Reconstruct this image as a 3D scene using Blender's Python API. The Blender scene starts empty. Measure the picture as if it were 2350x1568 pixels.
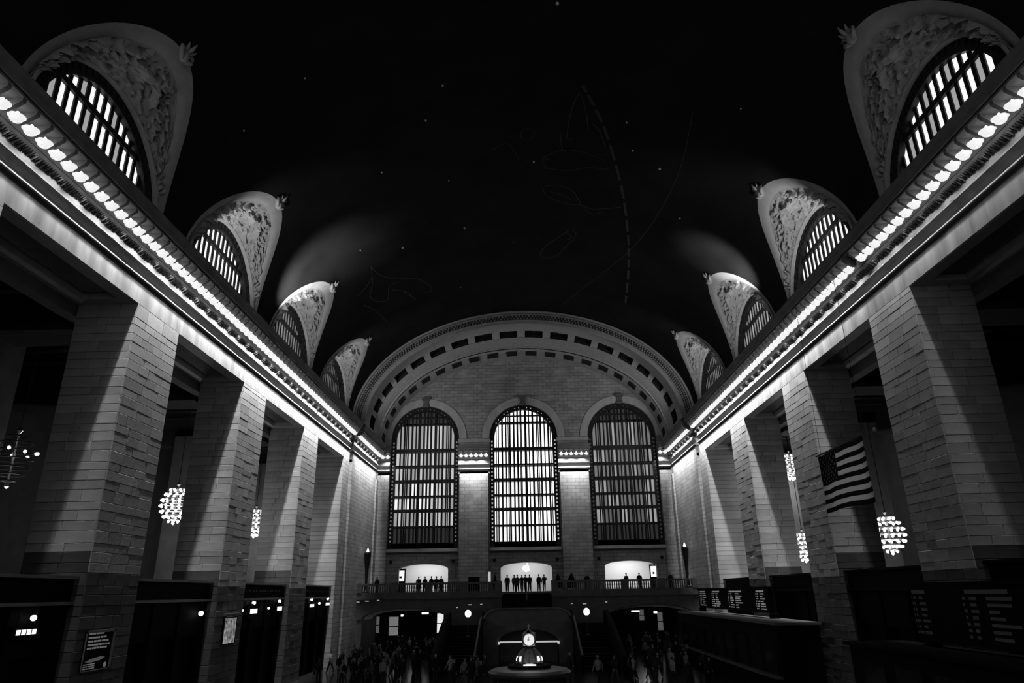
import bpy, bmesh, math, random
import numpy as np
from mathutils import Vector, Matrix
from mathutils.geometry import tessellate_polygon
random.seed(7)
PI = math.pi
SC = bpy.context.scene
COL = SC.collection

# ------------------------------------------------------------------ camera
EYE = Vector((-0.068, 0.0, 6.2))
FPX = 1574.72
PITCH, YAW, ROLL = math.radians(20.132), math.radians(-0.7683), math.radians(-0.9704)
_r0 = Vector((math.cos(YAW), -math.sin(YAW), 0)); _h = Vector((math.sin(YAW), math.cos(YAW), 0)); _z = Vector((0, 0, 1))
FWD = _h * math.cos(PITCH) + _z * math.sin(PITCH)
_u0 = _z * math.cos(PITCH) - _h * math.sin(PITCH)
RIGHT = _r0 * math.cos(ROLL) + _u0 * math.sin(ROLL)
UP = _u0 * math.cos(ROLL) - _r0 * math.sin(ROLL)
cam_data = bpy.data.cameras.new('camera'); cam = bpy.data.objects.new('camera', cam_data); COL.objects.link(cam)
cam_data.sensor_width = 36.0; cam_data.lens = FPX / 2350 * 36.0; cam_data.clip_end = 400
m = Matrix((RIGHT, UP, -FWD)).transposed().to_4x4(); m.translation = EYE
cam.matrix_world = m
SC.camera = cam

# ------------------------------------------------------------------ world, exposure, large lights
world = bpy.data.worlds.new('world'); SC.world = world; world.use_nodes = True
world.node_tree.nodes['Background'].inputs[0].default_value = (0.5, 0.5, 0.5, 1)
world.node_tree.nodes['Background'].inputs[1].default_value = 0.0
SC.view_settings.view_transform = 'Standard'
try: SC.view_settings.look = 'None'
except Exception: pass
SC.view_settings.exposure = 0.0
SC.view_settings.gamma = 1.0
SC.view_settings.use_curve_mapping = False
SC.cycles.use_denoising = True
SC.cycles.max_bounces = 4
SC.cycles.use_adaptive_sampling = True
SC.cycles.adaptive_threshold = 0.06
SC.cycles.adaptive_min_samples = 12
SC.cycles.light_sampling_threshold = 0.02
SC.cycles.diffuse_bounces = 2
SC.cycles.sample_clamp_indirect = 2.0

def add_light(name, kind, loc, power, direction=None, **kw):
    d = bpy.data.lights.new(name, kind); d.energy = power
    for k, v in kw.items(): setattr(d, k, v)
    o = bpy.data.objects.new(name, d); COL.objects.link(o); o.location = loc
    if direction is not None:
        o.rotation_euler = Vector(direction).to_track_quat('-Z', 'Y').to_euler()
    return o
# daylight of the three tall windows in the end wall behind the photographer
WEST_W = 280.0
for wx in (-12.45, 0.0, 12.45):
    add_light('west_window_daylight', 'AREA', (wx, -4.0, 21.0), WEST_W, (0, 1, -0.05), shape='RECTANGLE', size=8.0, size_y=17.0)

LAMP_CONE, LAMP_TILT, LAMP_STRETCH = 30.0, 8.0, 2.8   # downward beam of each bowl lamp, longer along the wall
LAMP_W = 1400.0           # one cornice bulb
def lamp_power(y, side=-1):      # the bulbs toward the west end burn lower, the right-hand row lower still
    if side > 0: return lamp_power(y) * min(1.0, max(0.42, 0.42 + 0.58 * (y - 30.0) / 30.0))
    return LAMP_W * min(1.0, 0.13 + 0.87 * max(0.0, (y - 17.0) / 34.0))

# ------------------------------------------------------------------ materials (the photograph is black and white)
MATS = {}
def mat(name, v=0.5, rough=0.7, metal=0.0, emit=0.0, spec=0.3):
    if name in MATS: return MATS[name]
    mt = bpy.data.materials.new(name); mt.use_nodes = True
    b = mt.node_tree.nodes['Principled BSDF']
    b.inputs['Base Color'].default_value = (v, v, v, 1); b.inputs['Roughness'].default_value = rough
    b.inputs['Metallic'].default_value = metal; b.inputs['Specular IOR Level'].default_value = spec
    if emit:
        b.inputs['Emission Color'].default_value = (1, 1, 1, 1); b.inputs['Emission Strength'].default_value = emit
    MATS[name] = mt
    return mt
def nd(mt, t, **kw):
    n = mt.node_tree.nodes.new(t)
    for k, v in kw.items(): setattr(n, k, v)
    return n
def lk(mt, a, b): mt.node_tree.links.new(a, b)
def noise_mat(name, lo, hi, scale=2.0, rough=0.7, bump=0.0, obj_random=0.0, detail=6.0, stretch=(1, 1, 1), spec=0.3):
    """value noise between lo and hi, fine bump, optional tone per object"""
    mt = mat(name, lo, rough, spec=spec); b = mt.node_tree.nodes['Principled BSDF']
    tc = nd(mt, 'ShaderNodeTexCoord'); mp = nd(mt, 'ShaderNodeMapping'); mp.inputs['Scale'].default_value = stretch
    lk(mt, tc.outputs['Object'], mp.inputs[0])
    nz = nd(mt, 'ShaderNodeTexNoise'); nz.inputs['Scale'].default_value = scale; nz.inputs['Detail'].default_value = detail
    lk(mt, mp.outputs[0], nz.inputs['Vector'])
    mr = nd(mt, 'ShaderNodeMapRange'); mr.inputs['From Min'].default_value = 0.3; mr.inputs['From Max'].default_value = 0.7
    mr.inputs['To Min'].default_value = lo; mr.inputs['To Max'].default_value = hi
    lk(mt, nz.outputs['Fac'], mr.inputs['Value'])
    out = mr.outputs[0]
    if obj_random:
        oi = nd(mt, 'ShaderNodeObjectInfo')
        m2 = nd(mt, 'ShaderNodeMapRange'); m2.inputs['To Min'].default_value = 1 - obj_random; m2.inputs['To Max'].default_value = 1 + obj_random * 0.6
        lk(mt, oi.outputs['Random'], m2.inputs['Value'])
        mu = nd(mt, 'ShaderNodeMath', operation='MULTIPLY'); lk(mt, out, mu.inputs[0]); lk(mt, m2.outputs[0], mu.inputs[1]); out = mu.outputs[0]
    lk(mt, out, b.inputs['Base Color'])
    if bump:
        n2 = nd(mt, 'ShaderNodeTexNoise'); n2.inputs['Scale'].default_value = scale * 9; n2.inputs['Detail'].default_value = 3
        lk(mt, mp.outputs[0], n2.inputs['Vector'])
        bp = nd(mt, 'ShaderNodeBump'); bp.inputs['Strength'].default_value = bump; bp.inputs['Distance'].default_value = 0.02
        lk(mt, n2.outputs['Fac'], bp.inputs['Height']); lk(mt, bp.outputs[0], b.inputs['Normal'])
    return mt
def ashlar_mat(name, axis, lo, hi, course=0.42, width=1.05):
    """coursed stone, for walls too far off to tell the blocks apart; axis is the horizontal axis along the wall"""
    mt = mat(name, lo, 0.75); b = mt.node_tree.nodes['Principled BSDF']
    tc = nd(mt, 'ShaderNodeTexCoord'); sp = nd(mt, 'ShaderNodeSeparateXYZ'); cb = nd(mt, 'ShaderNodeCombineXYZ')
    lk(mt, tc.outputs['Object'], sp.inputs[0]); lk(mt, sp.outputs[axis], cb.inputs[0]); lk(mt, sp.outputs['Z'], cb.inputs[1])
    br = nd(mt, 'ShaderNodeTexBrick'); br.inputs['Scale'].default_value = 1.0
    br.inputs['Brick Width'].default_value = width; br.inputs['Row Height'].default_value = course
    br.inputs['Mortar Size'].default_value = 0.022; br.inputs['Mortar Smooth'].default_value = 0.2
    br.inputs['Color1'].default_value = (lo, lo, lo, 1); br.inputs['Color2'].default_value = (hi, hi, hi, 1)
    k = lo * 0.45; br.inputs['Mortar'].default_value = (k, k, k, 1)
    lk(mt, cb.outputs[0], br.inputs['Vector'])
    nz = nd(mt, 'ShaderNodeTexNoise'); nz.inputs['Scale'].default_value = 0.6; nz.inputs['Detail'].default_value = 8
    lk(mt, tc.outputs['Object'], nz.inputs['Vector'])
    mr = nd(mt, 'ShaderNodeMapRange'); mr.inputs['To Min'].default_value = 0.55; mr.inputs['To Max'].default_value = 1.4
    lk(mt, nz.outputs['Fac'], mr.inputs['Value'])
    mu = nd(mt, 'ShaderNodeVectorMath', operation='MULTIPLY'); lk(mt, br.outputs['Color'], mu.inputs[0]); lk(mt, mr.outputs[0], mu.inputs[1])
    lk(mt, mu.outputs[0], b.inputs['Base Color'])
    bp = nd(mt, 'ShaderNodeBump'); bp.inputs['Strength'].default_value = 0.5; bp.inputs['Distance'].default_value = 0.03; bp.invert = True
    lk(mt, br.outputs['Fac'], bp.inputs['Height']); lk(mt, bp.outputs[0], b.inputs['Normal'])
    return mt
def glow(name, s, v=0.6):
    mt = mat(name, v, 0.5, emit=s)
    if 'pane' not in name: mt.cycles.emission_sampling = 'NONE'     # small bright things whose light comes from their own lamps
    return mt

STONE = noise_mat('stone_block', 0.34, 0.48, 1.3, 0.75, 0.3, obj_random=0.2)
DADO = noise_mat('shade_darkened_dado_stone', 0.07, 0.11, 1.3, 0.7, 0.3, obj_random=0.25)  # dado stone of the lower courses, also darkened to imitate light fading out
JOINT = mat('stone_joint', 0.10, 0.9)
RECESS = mat('shade_dark_recess', 0.03, 0.9, spec=0.05)  # end-arch coffers, groove and frets: shade put into a near-black colour
TRIM = noise_mat('dressed_stone', 0.42, 0.56, 1.2, 0.6, 0.15, stretch=(1, 1, 0.35))
FASCIA = noise_mat('veined_marble', 0.20, 0.42, 1.4, 0.55, 0.1, detail=8, stretch=(1, 1.2, 0.22))
WALLX = ashlar_mat('coursed_stone_end_wall', 'X', 0.30, 0.40)
WALLY = ashlar_mat('coursed_stone_side_wall', 'Y', 0.34, 0.44)
DULL = noise_mat('shade_dark_cornice_stone', 0.18, 0.26, 1.2, 0.7, 0.15)  # cornice stone, its colour lowered to stand in for shade
PLASTER = noise_mat('carved_plaster', 0.30, 0.42, 3.0, 0.8, 0.3)
RIMM = noise_mat('plaster_rim', 0.38, 0.46, 2.0, 0.7)
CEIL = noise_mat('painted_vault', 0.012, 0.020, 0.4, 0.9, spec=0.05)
GOLD = mat('gold_paint', 0.05, 0.5, spec=0.2)
BRONZE = noise_mat('dark_bronze', 0.010, 0.022, 3.0, 0.45, spec=0.25)
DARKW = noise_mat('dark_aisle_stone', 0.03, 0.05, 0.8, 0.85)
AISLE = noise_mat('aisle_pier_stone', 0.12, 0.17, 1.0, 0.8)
FLOORM = noise_mat('polished_marble_floor', 0.018, 0.03, 0.5, 0.16, spec=0.5)
BLACKP = mat('black_panel', 0.005, 0.7, spec=0.06)
DSTONE = noise_mat('worn_dark_stone', 0.10, 0.15, 1.5, 0.7, 0.2)
BRASS = mat('brass', 0.45, 0.3, metal=1.0)
LETTER = mat('pale_lettering', 0.5, 0.6, emit=0.10)
WHITEW = mat('white_wall', 0.8, 0.7)

# ------------------------------------------------------------------ mesh helpers
class MB:
    def __init__(s): s.v = []; s.f = []
    def box(s, x0, x1, y0, y1, z0, z1):
        i = len(s.v)
        s.v += [(x0,y0,z0),(x1,y0,z0),(x1,y1,z0),(x0,y1,z0),(x0,y0,z1),(x1,y0,z1),(x1,y1,z1),(x0,y1,z1)]
        for q in ((0,3,2,1),(4,5,6,7),(0,1,5,4),(1,2,6,5),(2,3,7,6),(3,0,4,7)): s.f.append(tuple(i+k for k in q))
        return s
    def obox(s, c, ax, ay, az, hx, hy, hz):
        i = len(s.v); c = Vector(c); ax, ay, az = Vector(ax)*hx, Vector(ay)*hy, Vector(az)*hz
        for dz in (-1,1):
            for dx, dy in ((-1,-1),(1,-1),(1,1),(-1,1)): s.v.append(tuple(c+ax*dx+ay*dy+az*dz))
        for q in ((0,3,2,1),(4,5,6,7),(0,1,5,4),(1,2,6,5),(2,3,7,6),(3,0,4,7)): s.f.append(tuple(i+k for k in q))
        return s
    def sweep(s, prof, a0, a1, mapf):
        """closed profile extruded from a0 to a1; mapf(p, a) -> xyz"""
        i = len(s.v); n = len(prof)
        for a in (a0, a1): s.v += [tuple(mapf(p, a)) for p in prof]
        for k in range(n): s.f.append((i+k, i+(k+1)%n, i+n+(k+1)%n, i+n+k))
        tr = tessellate_polygon([[Vector((p[0], p[1], 0)) for p in prof]])
        for t in tr: s.f.append(tuple(i+k for k in t)); s.f.append(tuple(i+n+k for k in reversed(t)))
        return s
    def grid(s, rows, closed=False):
        i = len(s.v); R = len(rows); C = len(rows[0])
        for r in rows: s.v += [tuple(p) for p in r]
        for a in range(R-1):
            for b in range(C if closed else C-1):
                b2 = (b+1) % C
                s.f.append((i+a*C+b, i+a*C+b2, i+(a+1)*C+b2, i+(a+1)*C+b))
        return s
    def tube(s, pts, rad, n=6, caps=True):
        """tube along points; rad a number or list"""
        P = [Vector(p) for p in pts]; rows = []
        for k, p in enumerate(P):
            d = (P[min(k+1, len(P)-1)] - P[max(k-1, 0)]).normalized()
            a = d.orthogonal().normalized() if abs(d.z) > 0.9 else Vector((0,0,1)).cross(d).normalized()
            b = d.cross(a); r = rad[k] if isinstance(rad, (list, tuple)) else rad
            rows.append([p + (a*math.cos(2*PI*j/n) + b*math.sin(2*PI*j/n))*r for j in range(n)])
        i = len(s.v); s.grid(rows, True)
        if caps: s.f.append(tuple(i+j for j in reversed(range(n)))); s.f.append(tuple(i+(len(P)-1)*n+j for j in range(n)))
        return s
    def lathe(s, prof, c=(0,0,0), n=16):
        """profile of (r, z) turned about a vertical axis"""
        s.grid([[(c[0]+r*math.cos(2*PI*j/n), c[1]+r*math.sin(2*PI*j/n), c[2]+z) for j in range(n)] for r, z in prof], True)
        return s
    def ball(s, c, r, n=10, rings=6, sz=1.0):
        s.lathe([(max(1e-4, r*math.sin(PI*k/rings)), -r*sz*math.cos(PI*k/rings)) for k in range(rings+1)], c, n); return s
    def plate(s, loops, w0, w1, mapf):
        """flat shape with holes (first loop outer), from depth w0 to w1; mapf(u, v, w)"""
        L3 = [[Vector((p[0], p[1], 0)) for p in L] for L in loops]
        tr = tessellate_polygon(L3); flat = [p for L in loops for p in L]; n = len(flat); i = len(s.v)
        for w in (w0, w1): s.v += [tuple(mapf(p[0], p[1], w)) for p in flat]
        for t in tr: s.f.append(tuple(i+k for k in t)); s.f.append(tuple(i+n+k for k in reversed(t)))
        o = 0
        for L in loops:
            for k in range(len(L)):
                a, b = o+k, o+(k+1) % len(L); s.f.append((i+a, i+b, i+n+b, i+n+a))
            o += len(L)
        return s
    def mesh(s, name, smooth=False):
        me = bpy.data.meshes.new(name); me.from_pydata(s.v, [], s.f); me.update()
        bm = bmesh.new(); bm.from_mesh(me); bmesh.ops.recalc_face_normals(bm, faces=bm.faces[:]); bm.to_mesh(me); bm.free()
        if smooth: me.polygons.foreach_set('use_smooth', [True]*len(me.polygons))
        return me
    def build(s, name, mt, parent=None, smooth=False, **tags):
        return obj(name, s.mesh(name, smooth), mt, parent, **tags)
def obj(name, me, mt=None, parent=None, loc=None, **tags):
    o = bpy.data.objects.new(name, me); COL.objects.link(o)
    if mt is not None and not me.materials: me.materials.append(mt)
    if parent: o.parent = parent
    if loc is not None: o.location = loc
    for k, v in tags.items(): o[k] = v
    return o
def thing(name, label, cat, loc=(0,0,0), group=None, kind=None, rz=0.0):
    o = bpy.data.objects.new(name, None); COL.objects.link(o); o.location = loc; o.rotation_euler = (0,0,rz)
    o['label'] = label; o['category'] = cat; o.empty_display_size = 0.2
    if group: o['group'] = group
    if kind: o['kind'] = kind
    return o
def tree_copy(root, loc, rz=None, label=None, group=None):
    r = root.copy(); COL.objects.link(r); r.location = loc
    if rz is not None: r.rotation_euler = (0,0,rz)
    if label: r['label'] = label
    if group: r['group'] = group
    for ch in root.children:
        c = ch.copy(); COL.objects.link(c); c.parent = r
        for g in ch.children:
            d = g.copy(); COL.objects.link(d); d.parent = c
    return r
def arc(cx, cy, rx, ry, a0, a1, n): return [(cx+rx*math.cos(a0+(a1-a0)*k/n), cy+ry*math.sin(a0+(a1-a0)*k/n)) for k in range(n+1)]
def arched(x0, x1, z0, zs, rise, n=24):
    """outline of an arched opening, floor z0, springing zs"""
    c = (x0+x1)/2; h = (x1-x0)/2
    return [(x0, z0), (x1, z0)] + arc(c, zs, h, rise, 0, PI, n)

# ------------------------------------------------------------------ principal dimensions
HALF = 18.3                                  # pillar faces
ARCH0 = 19.5                                 # underside of the architrave
PZ = [(16.74, 20.83), (29.84, 33.93), (42.94, 47.03), (56.03, 60.12), (69.13, 71.6)]
BACKX = 21.2                                 # back of the pillars
YB = 86.0                                    # end wall
VA, VB, VZ = 18.5, 12.7, 23.5                # vault half-width, rise, springing
YV = 72.0                                    # where the vault meets the end arch
LUN = [25.34, 38.44, 51.54, 64.64]

# ================================================================== SETTING
MB().box(-36, 36, -3, 112, -0.4, 0.0).build('floor', FLOORM, kind='structure', label='dark polished marble concourse floor reflecting the lights', category='floor')

# ---- pillars with coursed blocks
block_cache = {}
def block_mesh(w, h, t, mt=None):
    """stone slab, face toward -y, chamfered edges; origin at its centre"""
    mt = mt or STONE; key = (round(w, 2), round(h, 2), mt.name)
    if key in block_cache: return block_cache[key]
    c = 0.018; mb = MB(); i = 0
    a, b = w/2, h/2
    mb.v = [(-a,t,-b),(a,t,-b),(a,t,b),(-a,t,b), (-a,c,-b),(a,c,-b),(a,c,b),(-a,c,b), (-a+c,0,-b+c),(a-c,0,-b+c),(a-c,0,b-c),(-a+c,0,b-c)]
    for k in range(4):
        n = (k+1) % 4; mb.f.append((k, n, 4+n, 4+k)); mb.f.append((4+k, 4+n, 8+n, 8+k))
    mb.f.append((8,9,10,11)); mb.f.append((3,2,1,0))
    me = mb.mesh('stone_block'); me.materials.append(mt); block_cache[key] = me
    return me
def split_width(rng, total, n):
    """n block widths from a small set of sizes that fill the run"""
    best = [rng.choice((0.8, 0.95, 1.1, 1.25)) for _ in range(n)]
    s = total / sum(best); return [round(b*s, 1) if k < n-1 else None for k, b in enumerate(best)]
HEIGHTS = [0.44, 0.36, 0.52, 0.40]
def pillar(side, y0, y1, label, blocks=True, seed=0):
    rng = random.Random(seed)
    P = thing('pillar', label, 'pillar', (0,0,0), kind='structure')
    s = side; xf, xb = s*(HALF-0.0), s*BACKX
    e = 0.04 if blocks else 0.0
    MB().box(min(s*(HALF+e), xb), max(s*(HALF+e), xb), y0+e, y1, 0, ARCH0).build('core', JOINT if blocks else WALLY, P)
    if not blocks: return P
    z = 0.0; row = 0; count = 0
    while z < ARCH0 - 0.05:
        h = HEIGHTS[(row + seed) % 4] if z > 1.2 else 0.62
        if ARCH0 - z < h + 0.25: h = ARCH0 - z
        hh = round(h - 0.014, 2) if abs(h - round(h, 2)) < 1e-6 else round(h - 0.014, 2)
        # front face (toward the nave), then the face toward the west
        for face in (0, 1):
            L = (y1 - y0) if face == 0 else (BACKX - HALF - 0.05)
            n = rng.choice((3, 4)) if face == 0 else rng.choice((2, 3))
            ws = split_width(rng, L, n); run = 0.0
            for k in range(n):
                w = ws[k] if ws[k] is not None else round(L - run, 2)
                c = run + w/2; run += w
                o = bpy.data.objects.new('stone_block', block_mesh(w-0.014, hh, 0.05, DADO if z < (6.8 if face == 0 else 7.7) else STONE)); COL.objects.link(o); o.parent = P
                jit = rng.uniform(-0.006, 0.006)
                if face == 0:
                    o.location = (s*(HALF-jit), y0 + c, z + h/2); o.rotation_euler = (0, 0, PI/2*(1 if s < 0 else -1))
                else:
                    o.location = (s*(HALF+0.05+c), y0 + jit, z + h/2)
                count += 1
        z += h; row += 1
    return P
names = ['nearest the photographer', 'first from the photographer, with the poster', 'second from the photographer', 'third from the photographer', '']
PL = ['broad stone pillar at the west end of the left arcade',
      'broad coursed-stone pillar on the left bearing the dark framed poster',
      'coursed-stone pillar on the left bearing the small backlit map sign',
      'narrowest-looking coursed-stone pillar on the left, last before the corner pier']
PR = ['broad stone pillar at the west end of the right arcade',
      'broad coursed-stone pillar on the right nearest the frame edge, beside the flag',
      'coursed-stone pillar on the right behind the hanging flag',
      'coursed-stone pillar on the right above the departure board, last before the corner']
for s, LBL in ((-1, PL), (1, PR)):
    for k in range(4):
        pillar(s, PZ[k][0], PZ[k][1], LBL[k], blocks=(k > 0), seed=k*7 + (3 if s > 0 else 0))
    sd = 'left' if s < 0 else 'right'
    P = thing('pillar', 'corner pier of pale stone where the %s arcade ends beside the end wall' % sd, 'pillar', kind='structure')
    MB().box(min(s*HALF, s*BACKX), max(s*HALF, s*BACKX), 69.13, 71.6, 0, ARCH0).build('shaft', WALLY, P)
    MB().box(min(s*(HALF-0.12), s*BACKX), max(s*(HALF-0.12), s*BACKX), 72.4, 84.2, 0, 19.5).build('wall_panel', WALLY, P)
    MB().box(min(s*(HALF+0.35), s*BACKX), max(s*(HALF+0.35), s*BACKX), 71.6, 72.4, 0, 23.5).build('groove', JOINT, P)
    MB().box(min(s*(HALF-0.32), s*BACKX), max(s*(HALF-0.32), s*BACKX), 84.2, YB, 0, 19.5).build('pilaster', WALLY, P)

# ---- aisles behind the pillars
for s, sd in ((-1, 'left'), (1, 'right')):
    W = thing('wall_aisle_' + sd, 'dark aisle wall and piers seen between the %s pillars' % sd, 'wall', kind='structure')
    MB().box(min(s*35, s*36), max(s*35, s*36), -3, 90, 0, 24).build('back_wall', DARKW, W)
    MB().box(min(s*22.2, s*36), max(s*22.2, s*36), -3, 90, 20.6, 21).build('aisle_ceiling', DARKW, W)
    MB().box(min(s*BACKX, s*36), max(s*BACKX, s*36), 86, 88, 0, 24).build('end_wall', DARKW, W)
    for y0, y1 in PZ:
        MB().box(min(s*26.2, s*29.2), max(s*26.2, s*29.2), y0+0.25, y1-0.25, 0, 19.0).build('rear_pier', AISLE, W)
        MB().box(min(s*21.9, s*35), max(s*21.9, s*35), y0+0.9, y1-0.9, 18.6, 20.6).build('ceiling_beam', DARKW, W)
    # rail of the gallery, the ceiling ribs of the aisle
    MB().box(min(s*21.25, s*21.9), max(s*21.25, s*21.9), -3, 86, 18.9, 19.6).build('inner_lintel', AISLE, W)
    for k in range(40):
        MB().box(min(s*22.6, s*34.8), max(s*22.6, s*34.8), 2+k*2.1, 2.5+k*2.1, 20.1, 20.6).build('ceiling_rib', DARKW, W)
    # coffered soffits of the openings
    ops = [(PZ[k][1], PZ[k+1][0]) for k in range(4)]
    C = thing('trim_soffit_' + sd, 'coffered stone soffits under the %s architrave' % sd, 'soffit', kind='structure')
    for y0, y1 in ops:
        x0, x1 = s*(HALF+0.06), s*(BACKX+0.05)
        lo, hi = min(x0, x1), max(x0, x1)
        w = 0.62
        MB().box(lo, lo+w, y0, y1, ARCH0-0.02, ARCH0+0.3).build('coffer_border', TRIM, C)
        MB().box(hi-w, hi, y0, y1, ARCH0-0.02, ARCH0+0.3).build('coffer_border', TRIM, C)
        MB().box(lo+w, hi-w, y0, y0+w, ARCH0-0.02, ARCH0+0.3).build('coffer_border', TRIM, C)
        MB().box(lo+w, hi-w, y1-w, y1, ARCH0-0.02, ARCH0+0.3).build('coffer_border', TRIM, C)
        MB().box(lo+w, hi-w, y0+w, y1-w, ARCH0+0.35, ARCH0+0.45).build('coffer_panel', TRIM, C)
        MB().box(lo+w+0.28, hi-w-0.28, y0+w+0.28, y1-w-0.28, ARCH0+0.22, ARCH0+0.36).build('coffer_panel', AISLE, C)

# ---- entablature: profile (d toward the nave from the pillar face, z)
ENT = {
 'architrave': ([(-2.95, 19.5+0.32), (-0.06, 19.5+0.32), (-0.06, 19.5), (0, 19.5), (0, 20.46), (-2.95, 20.46)], FASCIA),
 'groove': ([(-0.6, 20.46), (-0.07, 20.46), (-0.07, 20.66), (-0.6, 20.66)], JOINT),
 'fillet': ([(-0.6, 20.66), (0.07, 20.66), (0.10, 20.70), (0.10, 20.76), (-0.05, 20.80), (-0.6, 20.80)], TRIM),
 'scotia': ([(-0.6, 20.80), (-0.10, 20.80), (-0.14, 21.05), (-0.02, 21.22), (0.14, 21.32), (0.14, 21.40), (-0.6, 21.40)], TRIM),
 'frieze': ([(-0.6, 21.40), (0.02, 21.40), (0.02, 22.35), (-0.6, 22.35)], FASCIA),
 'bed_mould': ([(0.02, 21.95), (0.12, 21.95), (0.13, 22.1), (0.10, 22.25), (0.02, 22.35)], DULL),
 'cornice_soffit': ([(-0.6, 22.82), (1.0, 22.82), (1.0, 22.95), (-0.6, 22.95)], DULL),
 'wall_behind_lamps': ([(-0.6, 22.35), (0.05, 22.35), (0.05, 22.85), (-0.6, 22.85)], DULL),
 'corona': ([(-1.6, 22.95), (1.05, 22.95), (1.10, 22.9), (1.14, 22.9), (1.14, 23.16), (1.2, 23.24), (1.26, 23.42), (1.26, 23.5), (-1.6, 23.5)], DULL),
}
leaf = MB()   # one acanthus leaf tip of the bed mould, hanging (local: y along the wall, x toward the nave)
leaf.v = [(0.02, -0.06, 0.24), (0.02, 0.06, 0.24), (0.31, -0.058, 0.24), (0.31, 0.058, 0.24), (0.05, 0, 0.0), (0.20, 0, 0.10), (0.02, 0, 0.05)]
leaf.f = [(0,1,3,5,2), (2,5,4), (5,3,4), (0,2,4,6), (1,6,4,3), (0,6,1)]
def entablature(T, mapf, a0, a1, off=0.0, skip=()):
    for nm, (prof, mt) in ENT.items():
        if nm in skip: continue
        p = [(d + (off if d > -0.3 else 0.0), z) for d, z in prof]
        MB().sweep(p, a0, a1, mapf).build(nm, mt, T)
def leaves(T, mapf, a0, a1, off=0.0):
    mb = MB(); n = int((a1-a0)/0.125)
    for k in range(n):
        a = a0 + (k+0.5)*(a1-a0)/n; i = len(mb.v); q = 1.0 if k % 2 else 0.72
        mb.v += [tuple(mapf((p[0]+off, 21.70+0.22*(1-q)+p[2]*q), a+p[1])) for p in leaf.v]; mb.f += [tuple(i+j for j in f) for f in leaf.f]
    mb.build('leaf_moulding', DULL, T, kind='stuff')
# the modillion bracket and the glowing bowl lamp, shared meshes
MOD = MB().sweep([(0.26, 22.82), (0.26, 22.42), (0.42, 22.36), (0.62, 22.46), (0.86, 22.62), (0.96, 22.70), (0.96, 22.82)], -0.085, 0.085, lambda p, a: (p[0], a, p[1]-22.82)).mesh('modillion')
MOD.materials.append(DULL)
BOWL = MB().lathe([(0.03, -0.20), (0.13, -0.19), (0.20, -0.13), (0.22, -0.05), (0.30, 0.03), (0.27, 0.045), (0.20, -0.01), (0.13, -0.05), (0.10, -0.05)], n=14).mesh('glass_bowl', True)
BOWL.materials.append(glow('glowing_bowl_glass', 0.82, 0.8))
COLLAR = MB().lathe([(0.10, -0.06), (0.10, -0.02), (0.07, 0.02), (0.05, 0.03)], n=10).mesh('socket'); COLLAR.materials.append(BRONZE)
BULB = MB().lathe([(0.05, 0.02), (0.085, 0.09), (0.08, 0.15), (0.045, 0.22), (0.001, 0.26)], n=10).mesh('bulb', True)
BULB.materials.append(glow('lit_bulb', 3.0, 0.9))
lamp_light = {}; lamp_count = [0]
def cornice_lamp(loc, label, group, power, wall):
    """bowl lamp; wall is the horizontal direction from the lamp to the wall behind it"""
    o = thing('cornice_lamp', label, 'lamp', loc, group)
    obj('glass_bowl', BOWL, None, o); obj('socket', COLLAR, None, o); obj('bulb', BULB, None, o)
    w = Vector(wall); along = Vector((-w.y, w.x, 0)); key = round(power/20)*20
    for kind, cone, tilt, q, stretch in (('beam', LAMP_CONE, LAMP_TILT, 1.0, LAMP_STRETCH), ('spill', 66.0, 36.0, 0.19, 2.4)):
        if kind == 'spill':
            lamp_count[0] += 1
            if lamp_count[0] % 2: continue
        if (kind, key) not in lamp_light:
            d = bpy.data.lights.new('cornice_bulb_' + kind, 'SPOT'); d.energy = max(key, 10)*q; d.shadow_soft_size = 0.05
            d.spot_size = math.radians(cone); d.spot_blend = 1.0; lamp_light[(kind, key)] = d
        l = bpy.data.objects.new('cornice_bulb_' + kind, lamp_light[(kind, key)]); COL.objects.link(l); l.parent = o
        t = math.radians(tilt); fw = w*math.sin(t) + Vector((0, 0, -math.cos(t)))
        M_ = Matrix((fw.cross(along), along, -fw)).transposed().to_4x4(); M_.translation = w*(0.08 if kind == 'beam' else -0.12) + Vector((0, 0, -0.34 if kind == 'beam' else -0.27))
        l.matrix_local = M_ @ Matrix.Diagonal((1.0, stretch, 1.0, 1.0))
    return o
PITCH_L = 0.748
def mods_and_lamps(T, side, ya, yb, off, label, group, skip_lamp=None):
    n = max(1, round((yb-ya)/PITCH_L)); st = (yb-ya)/n
    for k in range(n+1):
        y = ya + k*st
        o = obj('modillion', MOD, None, T); o.location = (side*(HALF-off), y, 22.82); o.rotation_euler = (0, 0, PI if side > 0 else 0)
    for k in range(n):
        y = ya + (k+0.5)*st
        if skip_lamp and abs(y-skip_lamp) < st*0.5: continue
        cornice_lamp((side*(HALF-off-0.50), y, 22.36), label, group, lamp_power(y, side), (side, 0, 0))
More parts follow.
